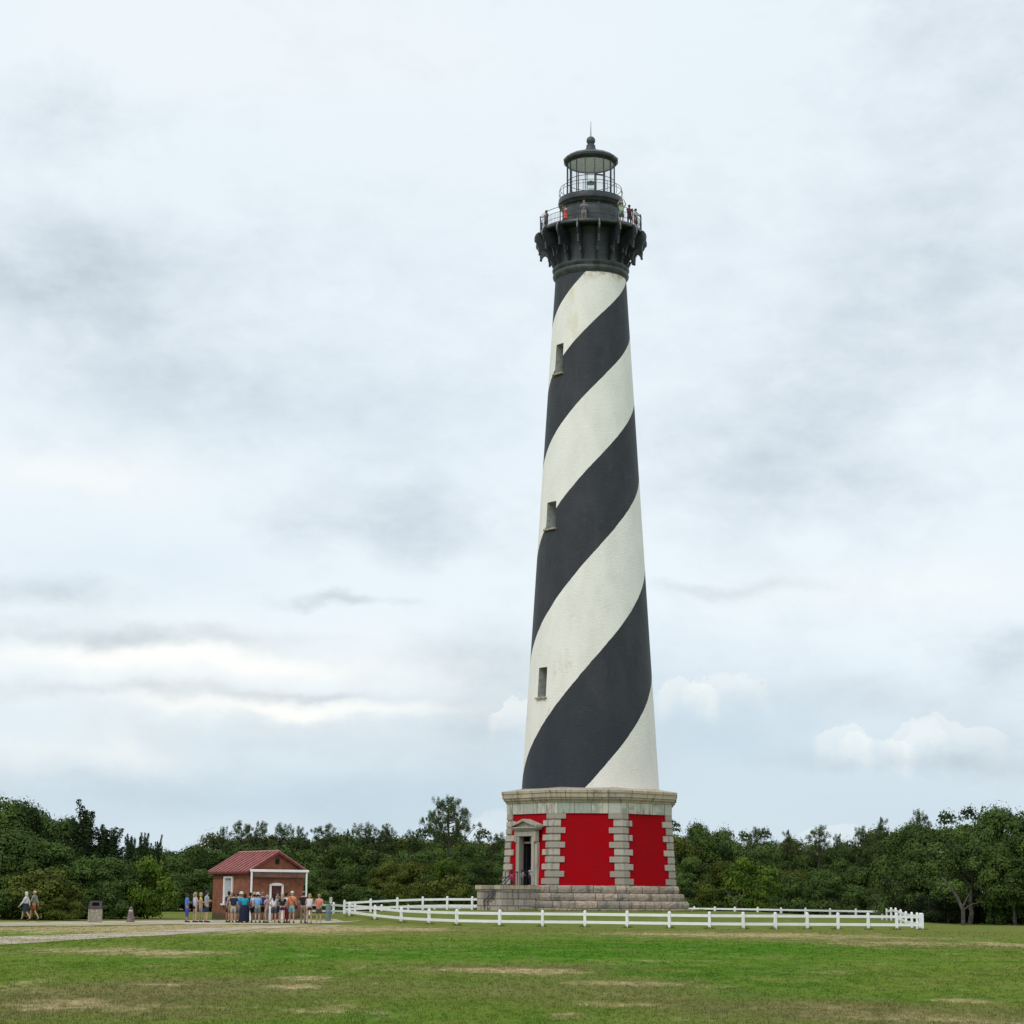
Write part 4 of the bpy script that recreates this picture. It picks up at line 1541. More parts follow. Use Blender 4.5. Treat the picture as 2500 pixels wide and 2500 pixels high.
crowd(570.5, 0, yaw=8, label='person in navy tee with white side patches, khaki shorts and white shoes', arms='down', skin=1, shirt=(.014, .02, .055), sleeve=1, pants=('shorts', (.42, .40, .31)), hair=((.10, .04, .02), 'short'), shoe=(.7, .7, .72), h=1.70, dots=True)
crowd(582, 1.3, yaw=-30, label='dark haired person between the navy tee and the bright blue shirt', arms='down', skin=1, shirt=(.02, .02, .03), sleeve=1, pants=('shorts', (.05, .02, .03)), hair=(brown, 'short'), h=1.73)
crowd(588.5, .5, yaw=5, label='person in bright azure shirt and pale blue shorts with white hat', arms='down', skin=1, shirt=(.03, .33, .72), sleeve=1, pants=('shorts', (.25, .32, .50)), hair=(blond, 'short'), hat=((.75, .70, .60), 'brim'), h=1.72, build='mid')
crowd(597.5, 0, yaw=0, label='woman in teal shirt and long navy skirt with black hair', arms='down', skin=3, shirt=(.01, .30, .42), sleeve=1, pants=('skirt', (.008, .010, .035)), hair=(BLK, 'bob'), shoe=(.45, .4, .38), h=1.66, build='wide')
crowd(611, .9, yaw=20, label='person in dark teal shirt behind the teal and light blue shirts', arms='down', skin=2, shirt=(.015, .03, .05), sleeve=1, pants=('shorts', (.01, .012, .025)), hair=(darkh, 'short'), h=1.72)
crowd(621, .5, yaw=15, label='person in white shirt and black shorts with tan hat', arms='down', skin=1, shirt=(.55, .55, .62), sleeve=1, pants=('shorts', (.012, .014, .03)), hair=(brown, 'short'), hat=((.55, .42, .26), 'brim'), h=1.70)
crowd(629.5, 0, yaw=-5, label='person in light blue shirt, grey green shorts, wide cream hat, blue shoes', arms='crossed', skin=1, shirt=(.15, .38, .68), sleeve=1, pants=('shorts', (.15, .19, .185)), hair=(brown, 'short'), hat=((.72, .66, .54), 'brim'), shoe=(.02, .16, .45), h=1.69, build='mid')
crowd(641, .9, yaw=25, label='grey haired person in deep purple shirt and black shorts', arms='down', skin=1, shirt=(.022, .018, .14), sleeve=1, pants=('shorts', BLK), hair=((.25, .17, .13), 'short'), h=1.76, build='wide')
crowd(652, .3, yaw=60, label='person in pink and white top left of the dark red door', arms='crossed', skin=1, shirt=(.58, .42, .48), sleeve=1, pants=('capri', (.45, .30, .28)), hair=(grey, 'short'), h=1.58, build='slim')
crowd(669.5, 0, yaw=0, label='person in white tank top, charcoal shorts and white shoes with long dark hair', arms='hips', skin=0, shirt=(.62, .60, .72), sleeve=0, pants=('shorts', (.055, .065, .085)), hair=(darkh, 'long'), shoe=(.72, .68, .72), h=1.70)
crowd(677, 1.2, yaw=-150, label='brown haired person facing the camera in front of the red door', arms='down', skin=1, shirt=(.10, .12, .14), sleeve=1, pants=('shorts', (.02, .03, .09)), hair=(brown, 'short'), h=1.80)
crowd(689.5, -.1, yaw=5, label='woman with long blond hair, black top and navy shorts', arms='crossed', skin=1, shirt=(.02, .014, .012), sleeve=1, pants=('short', (.015, .015, .10)), hair=((.40, .27, .12), 'long'), shoe=(.06, .03, .03), h=1.66, build='slim', hem=.98)
crowd(699, .9, yaw=-40, label='dark haired person in white tee and red trousers', arms='down', skin=2, shirt=(.62, .62, .64), sleeve=1, pants=('long', (.20, .015, .03)), hair=(darkh, 'short'), h=1.74)
crowd(713, .3, yaw=0, label='man in orange shirt, light blue shorts and white cap with black shoulder bag', arms='down', skin=1, shirt=(.72, .23, .11), sleeve=1, pants=('shorts', (.22, .44, .50)), hair=(grey, 'short'), hat=((.72, .72, .74), 'cap'), h=1.80, bag='sling', shoe=(.07, .05, .05))
crowd(741, .5, yaw=-10, label='man in black shirt, khaki trousers and grey cap by the hut corner', arms='pockets', skin=1, shirt=BLK, sleeve=1, pants=('long', (.26, .20, .14)), hair=(brown, 'short'), hat=((.16, .16, .15), 'cap'), h=1.80)
crowd(756, -.2, yaw=10, label='blond person in white tank top and dark maroon shorts', arms='crossed', skin=1, shirt=(.70, .67, .74), sleeve=0, pants=('short', (.06, .012, .012)), hair=(blond, 'bob'), shoe=(.3, .16, .10), h=1.68)
crowd(779, -.1, yaw=0, label='person in salmon shirt and grey shorts, hands behind back, at the right end', arms='back', skin=1, shirt=(.66, .20, .17), sleeve=1, pants=('shorts', (.11, .09, .085)), hair=((.33, .23, .12), 'short'), shoe=(.6, .58, .55), h=1.66, build='mid')
# walking couple
for px, kw in ((64, dict(label='white haired person in white shirt and black skirt walking left', arms='swing', legs='walk', skin=1, shirt=(.66, .66, .66), sleeve=2, pants=('miniskirt', (.02, .025, .03)), hair=((.68, .68, .66), 'bob'), h=1.66, build='slim')),
               (84, dict(label='bald person in grey green shirt and rust orange shorts walking left', arms='swing', legs='walk', skin=1, shirt=(.20, .23, .19), sleeve=1, pants=('shorts', (.36, .085, .02)), hair=((.45, .38, .3), 'bald'), h=1.76, build='mid'))):
    y = 121.0 if px == 64 else 121.6
    p = at(px, 2200, y)
    person((p.x, y, .022), rad(80), kw.pop('label'), 'walking couple at the far left', **kw)


def on_stair(u, off, yaw, **kw):
    p = dpt(u, off)
    z = stair_z(off)
    lab = kw.pop('label')
    return person((TX + p[0], TY + p[1], z + .003), yaw, lab, 'visitors at the lighthouse door', **kw)


on_stair(.3, 1.72, rad(-60), label='person in bright pink top on the lighthouse steps', arms='down', skin=3, shirt=(.62, .02, .13), sleeve=1, pants=('shorts', (.03, .03, .05)), hair=(BLK, 'short'), h=1.28, build='mid')
on_stair(.5, .95, rad(-50), label='person in pale grey tee with long dark hair on the upper lighthouse steps', arms='lean', skin=2, shirt=(.33, .36, .42), sleeve=1, pants=('long', (.09, .085, .08)), hair=(BLK, 'long'), h=1.08, build='mid')
on_stair(.2, -.1, rad(30), label='small person in white top and navy trousers in the lighthouse doorway', arms='down', skin=3, shirt=(.55, .56, .62), sleeve=1, pants=('long', (.012, .014, .04)), hair=(BLK, 'short'), shoe=(.65, .65, .65), h=1.28, build='mid')


def on_gallery(deg, R, yaw, **kw):
    p = pol(R, rad(deg))
    lab = kw.pop('label')
    person((TX + p.x, TY + p.y, 50.443), rad(yaw), lab, 'visitors on the lighthouse gallery', **kw)


on_gallery(-40, 2.9, 120, label='person in coral dress at the left of the high gallery', arms='face', skin=1, shirt=(.72, .13, .08), sleeve=0, pants=('miniskirt', (.72, .13, .08)), hair=(brown, 'short'), h=1.52, build='slim')
on_gallery(-11, 2.62, 180, label='person in grey blue shirt at the middle of the high gallery', arms='face', skin=1, shirt=(.16, .21, .30), sleeve=1, pants=('shorts', (.28, .27, .26)), hair=((.20, .09, .05), 'short'), h=1.80)
on_gallery(47, 3.1, 200, label='person in pale green shirt and white cap holding arms up on the high gallery', arms='up', skin=1, shirt=(.33, .45, .30), sleeve=1, pants=('shorts', (.06, .12, .10)), hair=(brown, 'short'), hat=((.8, .8, .8), 'cap'), h=1.82)
on_gallery(60, 3.3, 200, label='dark haired person in maroon shirt at the gallery railing', arms='lean', skin=3, shirt=(.16, .02, .035), sleeve=1, pants=('shorts', (.03, .03, .05)), hair=(BLK, 'short'), h=1.74)
on_gallery(78, 3.42, 230, label='person in pale grey shirt leaning at the right edge of the gallery', arms='lean', skin=1, shirt=(.36, .40, .42), sleeve=1, pants=('shorts', (.18, .12, .10)), hair=(darkh, 'short'), h=1.76)
on_gallery(-77, 3.42, 130, label='person in dusky pink top at the left edge of the gallery', arms='lean', skin=2, shirt=(.22, .12, .15), sleeve=1, pants=('shorts', (.04, .04, .05)), hair=(darkh, 'short'), h=1.64)

# ------------------------------------------------------------------ brick hut
hc = at(433 + 767 / 4.391, 2200, 133.5)          # nearest corner
HB = rad(32)
WG, LS = 3.85, 5.7                                # gable width, side length
hut = empty('brick_hut', (hc.x, hc.y, 0), HB, label='small red brick hut with red metal roof and white trimmed door and window', cat='hut')
# local frame: x along the gable (to the right), y into depth along the side wall
EV, RG = 3.12, 4.25


def hwall(poly_pts, name, mt=None):
    mb = MB()
    return mb


mb = MB()
th_ = .22
# gable front with door opening; side wall with window opening; back walls plain
DX0, DX1, DZ = 1.42, 2.38, 2.30
WY0, WY1, WZ0, WZ1 = 2.5, 3.85, 1.02, 2.78


def quad(pts, uv):
    mb.add(pts, [tuple(range(len(pts)))], [uv])


def pan(x0, x1, z0, z1):
    quad([(x0, 0, z0), (x1, 0, z0), (x1, 0, z1), (x0, 0, z1)], [(x0, z0), (x1, z0), (x1, z1), (x0, z1)])


pan(0, DX0, -.1, EV); pan(DX1, WG, -.1, EV); pan(DX0, DX1, DZ, EV)
quad([(0, 0, EV), (WG, 0, EV), (WG / 2, 0, RG)], [(0, EV), (WG, EV), (WG / 2, RG)])
quad([(0, LS, EV), (WG, LS, EV), (WG / 2, LS, RG)], [(0, EV), (WG, EV), (WG / 2, RG)])


def span(y0, y1, z0, z1):
    quad([(0, y0, z0), (0, y1, z0), (0, y1, z1), (0, y0, z1)], [(y0, z0), (y1, z0), (y1, z1), (y0, z1)])


span(0, WY0, -.1, EV); span(WY1, LS, -.1, EV); span(WY0, WY1, -.1, WZ0); span(WY0, WY1, WZ1, EV)
quad([(WG, 0, -.1), (WG, LS, -.1), (WG, LS, EV), (WG, 0, EV)], [(0, 0), (LS, 0), (LS, 3), (0, 3)])
quad([(0, LS, -.1), (WG, LS, -.1), (WG, LS, EV), (0, LS, EV)], [(0, 0), (WG, 0), (WG, 3), (0, 3)])
mb.obj('wall', M['brick'], hut)
# roof
rf_ = MB()
seam = MB()
ov, og = .28, .22
sl = (RG - EV) / (WG / 2)
for s_ in (-1, 1):
    cx0 = WG / 2
    x_e = cx0 + s_ * (WG / 2 + ov)
    z_e = RG + .06 - sl * (WG / 2 + ov)
    q = [(cx0, -og, RG + .06), (x_e, -og, z_e), (x_e, LS + og, z_e), (cx0, LS + og, RG + .06)]
    rf_.add(q + [(x, y, z + .07) for x, y, z in q], [(0, 1, 2, 3), (4, 5, 6, 7), (0, 1, 5, 4), (1, 2, 6, 5), (2, 3, 7, 6), (3, 0, 4, 7)])
    ang = math.atan2(z_e - (RG + .06), x_e - cx0)
    nrib = 11
    for i in range(nrib):
        y = -og + .02 + (LS + 2 * og - .04) * i / (nrib - 1)
        seam.tube([(cx0, y, RG + .155), (x_e, y, z_e + .09)], .055, 5)
ro_ = rf_.obj('roof', M['rust_shingle'], hut)
tag(seam.obj('roof_seams', M['roof_seam'], ro_), kind='stuff')
mb = MB()
mb.tube([(WG / 2, -og - .01, RG + .16), (WG / 2, LS + og + .01, RG + .16)], .07, 8)
mb.obj('ridge_cap', M['roof_seam'], ro_)
mb = MB()           # barge boards along the gable slope and eaves board
for s_ in (-1, 1):
    x_e = WG / 2 + s_ * (WG / 2 + ov)
    z_e = RG + .06 - sl * (WG / 2 + ov)
    q = [(WG / 2, -og - .03, RG - .04), (x_e, -og - .03, z_e - .07), (x_e, -og - .03, z_e + .06), (WG / 2, -og - .03, RG + .12)]
    mb.add(q + [(x, y + .028, z) for x, y, z in q], [(0, 1, 2, 3), (7, 6, 5, 4), (0, 4, 5, 1), (1, 5, 6, 2), (2, 6, 7, 3), (3, 7, 4, 0)])
mb.box((-ov - .015, LS / 2, RG + .03 - sl * (WG / 2 + ov)), (.03, LS + 2 * og, .07))
mb.obj('barge_board', M['trim_red'], hut)
mb = MB()
mb.box((WG / 2, -.02, EV + .62), (.26, .05, .34))
mb.box((WG / 2, -.05, EV + .62), (.34, .03, .03))
mb.obj('gable_vent', M['dark'], hut)
# porch canopy
mb = MB()
mb.box((WG / 2, -.17, EV - .02), (WG + .2, .34, .05))
mb.box((WG / 2, -.30, EV - .22), (WG + .1, .05, .34))
po = mb.obj('porch_canopy', M['fascia'], hut)
mb = MB()
mb.box((WG / 2 + .02, -.36, EV + .02), (WG + .30, .14, .16))
tag(mb.obj('gutter', M['white_paint'], po, bevel=.02))
for x in (-.04, WG + .02):
    mb = MB()
    mb.box((x, -.38, (EV - .08) / 2), (.09, .09, EV - .08))
    mb.obj('porch_post', M['white_paint'], hut)
# door: frame with shallow arch, leaf
mb = MB()
mb.box((DX0 + .05, -.03, DZ / 2), (.12, .12, DZ)); mb.box((DX1 - .05, -.03, DZ / 2), (.12, .12, DZ))
arch = [((DX0 + (DX1 - DX0) * t_ / 8), -.03, DZ + .0 + .09 * math.sin(PI * t_ / 8)) for t_ in range(9)]
for a, b_ in zip(arch, arch[1:]):
    q = []
    for yy in (-.09, .03):
        q += [(a[0], yy, DZ - .1), (b_[0], yy, DZ - .1), (b_[0], yy, b_[2]), (a[0], yy, a[2])]
    mb.add(q, [(0, 1, 2, 3), (7, 6, 5, 4), (3, 2, 6, 7), (0, 4, 5, 1)])
df = mb.obj('door_frame', M['white_paint'], hut)
mb = MB()
mb.box(((DX0 + DX1) / 2, .06, DZ / 2 - .03), (DX1 - DX0 - .14, .06, DZ - .08))
for zz in (.55, 1.45):
    mb.box(((DX0 + DX1) / 2, .025, zz), (DX1 - DX0 - .4, .02, .6))
dl = mb.obj('door', M['door_red'], hut)
mb = MB(); mb.sphere((DX1 - .2, 0, 1.0), .035, 8, 6); mb.obj('handle', M['iron_pale'], dl)
# window
mb = MB()
mb.box((-.03, WY0 + .05, (WZ0 + WZ1) / 2), (.12, .13, WZ1 - WZ0)); mb.box((-.03, WY1 - .05, (WZ0 + WZ1) / 2), (.12, .13, WZ1 - WZ0))
mb.box((-.03, (WY0 + WY1) / 2, WZ1 - .05), (.124, WY1 - WY0, .12))
wf = mb.obj('window', M['white_paint'], hut)
mb = MB(); mb.box((-.09, (WY0 + WY1) / 2, WZ0 - .03), (.24, WY1 - WY0 + .26, .10)); mb.obj('sill', M['white_paint'], wf)
mb = MB(); mb.box((.07, (WY0 + WY1) / 2, (WZ0 + WZ1) / 2), (.05, WY1 - WY0 - .12, WZ1 - WZ0 - .08))
for i in range(5):
    mb.box((.04, WY0 + .14 + i * .155, (WZ0 + WZ1) / 2), (.02, .025, WZ1 - WZ0 - .1))
mb.obj('shutter', mat('pale_shutter', (.52, .52, .54), .6, .08), wf)

# ------------------------------------------------------------------ bin, cone, kiosk
p = G(229, 2252.5)
o = empty('litter_bin', (p.x, p.y + .3, .02), rad(12), label='square litter bin with pebbled concrete base and brown lid', cat='litter bin')
mb = MB()
mb.prism([(-.40, -.40), (.40, -.40), (.40, .40), (-.40, .40)], 0, .74, [(-.385, -.385), (.385, -.385), (.385, .385), (-.385, .385)])
mb.obj('base', M['concrete'], o, bevel=.02)
mb = MB()
z0, z1, z2 = .742, .80, 1.16
S = lambda s_, z: [(-s_, -s_, z), (s_, -s_, z), (s_, s_, z), (-s_, s_, z)]
mb.prism([q[:2] for q in S(.405, 0)], z0, z1)
lo, hi = .375, .325
vs = S(lo, z1 + .001) + S(hi, z2)
mb.add(vs, [(7, 6, 5, 4), (1, 2, 6, 5), (2, 3, 7, 6), (3, 0, 4, 7)])


def fr2(x, t_):      # point on the sloping front
    z = z1 + (z2 - z1) * t_
    return (x, -(lo + (hi - lo) * t_), z)


for x0, x1, t0, t1 in ((-lo, -.2, 0, 1), (.2, lo, 0, 1), (-.2, .2, 0, .3), (-.2, .2, .82, 1)):
    q = [fr2(x0 * (1 if abs(x0) < .3 else 1), t0), fr2(x1, t0), fr2(x1 if abs(x1) < .3 else x1 * hi / lo, t1), fr2(x0 if abs(x0) < .3 else x0 * hi / lo, t1)]
    mb.add(q, [(0, 1, 2, 3)])
mb.box((0, 0, z2 + .015), (hi * 2 + .02, hi * 2 + .02, .03))
ld = mb.obj('lid', M['brown_plastic'], o)
mb = MB(); mb.box((0, -.18, .985), (.5, .02, .33)); mb.obj('bin_opening', M['dark'], ld)
p = G(317, 2252)
o = empty('traffic_cone', (p.x, p.y + .2, .02), label='weathered grey brown cone marker with pale collar beside the path', cat='cone')
mb = MB()
mb.lathe([(.01, 0), (.25, 0), (.25, .05), (.23, .10), (.115, .70), (.10, .76), (.08, .84), (.04, .87), (.01, .875)], 20, 0, False)
mb.obj('cone_body', M['bollard'], o, smooth=rad(40))
mb = MB()
mb.lathe([(.134, .60), (.137, .60), (.122, .69), (.118, .69)], 20, 0, True)
mb.obj('collar', mat('pale_band', (.5, .46, .4), .6, .2, 10), o)
p = G(801, 2249)
o = empty('information_post', (p.x, p.y, hgt(p.x, p.y)), rad(10), label='grey green metal post box with small upright notice beside the white fence', cat='post')
mb = MB()
mb.lathe([(.17, 0), (.17, .98), (.15, 1.02), (.03, 1.04)], 20, 0, caps=True)
mb.obj('post_body', M['kiosk'], o, smooth=rad(40))
mb = MB()
mb.box((.14, -.02, 1.28), (.16, .03, .36)); mb.tube([(.12, 0, .95), (.12, 0, 1.4)], .025, 6)
mb.obj('notice', M['sign'], o)
mb = MB()
for z in (1.40, 1.34, 1.28, 1.22):
    mb.box((.14, -.038, z), (.11, .004, .018))
mb.obj('notice_lines', M['kiosk'], o)

# ------------------------------------------------------------------ fences
FH = .90
pmb = MB()
pmb.prism([(-.07, -.07), (.07, -.07), (.07, .07), (-.07, .07)], -.15, FH - .04)
b0 = len(pmb.v)
pmb.sphere((0, 0, FH - .04), .075, 10, 6, (1, 1, .75))
POST = pmb.mesh('post', M['white_paint'], bevel=0)


def fence(pts, label, scale=1.0):
    p0 = pts[0]
    o = empty('white_fence', p0, label=label, cat='fence', group='white rail fences round the lighthouse')
    rail = [MB(), MB()]
    for i, p in enumerate(pts):
        q = bpy.data.objects.new('post', POST)
        nx = pts[min(i + 1, len(pts) - 1)] - pts[max(i - 1, 0)]
        q.location = p - p0
        q.rotation_euler = (0, 0, math.atan2(nx.y, nx.x))
        link(q, o)
        if i:
            a, b_ = pts[i - 1] - p0, p - p0
            d_ = (b_ - a)
            L = d_.length
            d_.normalize()
            yaw = math.atan2(d_.y, d_.x)
            R = Matrix.Rotation(yaw, 3, 'Z') @ Matrix.Rotation(-math.asin(d_.z), 3, 'Y')
            for k_, hz_ in enumerate((.70, .27)):
                rail[k_].box((a + b_) / 2 + Vector((0, 0, hz_)), (L - .139, .05, .15), R=R)
    rail[0].obj('top_rail', M['white_paint'], o)
    rail[1].obj('lower_rail', M['white_paint'], o)
    return o


def post_at(px, d):
    p = at(px, 2200, d)
    return Vector((p.x, d, hgt(p.x, d)))


front = FRONT
FP = [post_at(*q) for q in front]
fence(FP, 'long white rail fence crossing the lawn in front of the lighthouse')
right = [FP[-1]] + [post_at(*q) for q in ((2237.9, 119), (2224.9, 124), (2210.6, 129.5), (2198, 135), (2186, 141), (2175, 147.5), (2164, 155), (2153.5, 163))]
back = [(2153.5, 163), (2089, 166), (2026, 170), (1966, 174), (1906.5, 178), (1849.4, 182), (1793.7, 185), (1745, 187), (1695, 188.5), (1640, 189.5), (1590, 190)]
right2 = [FP[-1] + Vector((.05, .75, 0))] + right[1:-1]
fence(right2, 'short white fence running back from the right corner of the front fence')
fence([post_at(*q) for q in back], 'distant white fence behind the lighthouse on the right, reaching its steps')
lb = [(841, 142.5), (905, 143), (970, 143.5), (1032, 144), (1092, 144), (1153, 143.5), (1212, 142.8)]
fence([post_at(*q) for q in lb], 'white fence ending at the lighthouse entrance steps, left of the tower')
lc = [(757, 150), (815, 156), (867.5, 162), (932, 166), (997, 168), (1061, 169), (1122, 170), (1180, 171), (1240, 172)]
fence([post_at(*q) for q in lc], 'far white fence behind the entrance path, between hut and tower')

# ------------------------------------------------------------------ trees
def leaves(centers, normals, size, rng, tint, aspect=.6):
    n_ = len(centers)
    nr = normals + rng.normal(0, .38, (n_, 3))
    nr /= np.linalg.norm(nr, axis=1, keepdims=True) + 1e-9
    r = rng.normal(0, 1, (n_, 3))
    t_ = np.cross(nr, r); t_ /= np.linalg.norm(t_, axis=1, keepdims=True) + 1e-9
    b_ = np.cross(nr, t_)
    s_ = (size * rng.uniform(.6, 1.35, n_))[:, None]
    q = np.stack([centers - t_ * s_, centers - b_ * s_ * aspect, centers + t_ * s_, centers + b_ * s_ * aspect], 1)
    return q.reshape(-1, 3), np.repeat(np.clip(tint, 0, 1), 4)


def clump_crown(seed, W, Hh, z0, nclump, nleaf, size, rmin=.5, rmax=1.0, flat=.75, low=0.0, shape=None):
    """foliage built from many rounded leaf clumps spread over and inside an uneven envelope"""
    rng = np.random.default_rng(seed)
    V, T = [], []
    lob = rng.uniform(0, 2 * PI, 6)
    for i in range(nclump):
        u = rng.uniform(-.35 + low, 1)
        a = rng.uniform(0, 2 * PI)
        rr = (1 - max(0, u) ** 2.2) ** .5 * (1 + .16 * math.sin(3 * a + lob[0]) + .10 * math.sin(5 * a + lob[1]))
        if u < 0: rr *= 1 + u * .35
        depth = rng.choice([1.0, .82, .6], p=[.62, .25, .13])
        hgt_ = (1 + .09 * math.sin(2 * a + lob[2]) + .06 * math.sin(4 * a + lob[3]) + rng.normal(0, .03))
        c_ = np.array([math.cos(a) * rr * W * depth, math.sin(a) * rr * W * depth, z0 + (u * Hh * hgt_ if u > 0 else u * z0 * (2.2 if low >= 0 else 1.0)) * (depth * .3 + .7)])
        R = rng.uniform(rmin, rmax)
        k_ = int(nleaf * (R / rmax) ** 2)
        d_ = rng.normal(0, 1, (k_, 3)); d_ /= np.linalg.norm(d_, axis=1, keepdims=True)
        d_[:, 2] = np.where(d_[:, 2] < -.35, -d_[:, 2], d_[:, 2])
        rad_ = R * (1 - .55 * rng.random(k_) ** 2.2)
        bump_ = 1 + .22 * np.sin(d_[:, 0] * 7 + lob[4]) * np.sin(d_[:, 1] * 7 + i) * np.sin(d_[:, 2] * 6)
        pts = c_ + d_ * (rad_ * bump_)[:, None] * np.array([1, 1, flat])
        tn = .5 + rng.normal(0, .22) + .2 * (rng.random(k_) - .5)
        ok = pts[:, 2] > .02
        q, t_ = leaves(pts[ok], d_[ok], size, rng, tn[ok] if hasattr(tn, '__len__') else tn)
        V.append(q); T.append(t_)
        # twig tips that break the outline
        kt = k_ // 9
        d2 = d_[:kt]
        pts = c_ + d2 * (R * rng.uniform(.98, 1.1, kt))[:, None] * np.array([1, 1, 1])
        ok = pts[:, 2] > .02
        q, t_ = leaves(pts[ok], d2[ok], size * .8, rng, np.full(kt, .62)[ok], .4)
        V.append(q); T.append(t_)
    return np.concatenate(V), np.concatenate(T)


def limb_mesh(seed, Hh, W, mt, n_limb=6, r0=.16, lean=0.0, z_split=.25, twigs=True):
    rnd = random.Random(seed)
    mb = MB()
    top = Vector((lean * Hh, 0, Hh * .6))
    pts = [Vector((0, 0, -.15))]
    for i in range(1, 5):
        t_ = i / 4
        pts.append(Vector((lean * Hh * t_ + rnd.uniform(-.12, .12), rnd.uniform(-.12, .12), Hh * .6 * t_)))
    mb.tube(pts, [r0 * 1.25, r0, r0 * .8, r0 * .6, r0 * .35], 8)
    for i in range(n_limb):
        t_ = z_split + (1 - z_split) * i / n_limb
        k_ = min(3, int(t_ * 4))
        s_ = pts[k_].lerp(pts[k_ + 1], t_ * 4 - k_)
        a = rnd.uniform(0, 2 * PI)
        e = s_ + Vector((math.cos(a) * W * .7, math.sin(a) * W * .7, Hh * rnd.uniform(.15, .35)))
        m_ = s_.lerp(e, .5) + Vector((rnd.uniform(-.2, .2), rnd.uniform(-.2, .2), rnd.uniform(-.1, .25)))
        mb.tube([s_, m_, e], [r0 * .5, r0 * .32, r0 * .12], 6)
        for j in range(2 if twigs else 0):
            q = m_.lerp(e, rnd.random())
            mb.tube([q, q + Vector((rnd.uniform(-.8, .8), rnd.uniform(-.8, .8), rnd.uniform(.2, .8)))], [r0 * .18, r0 * .06], 5)
    return mb.mesh('trunk', mt, smooth=rad(60))


TREES = {}


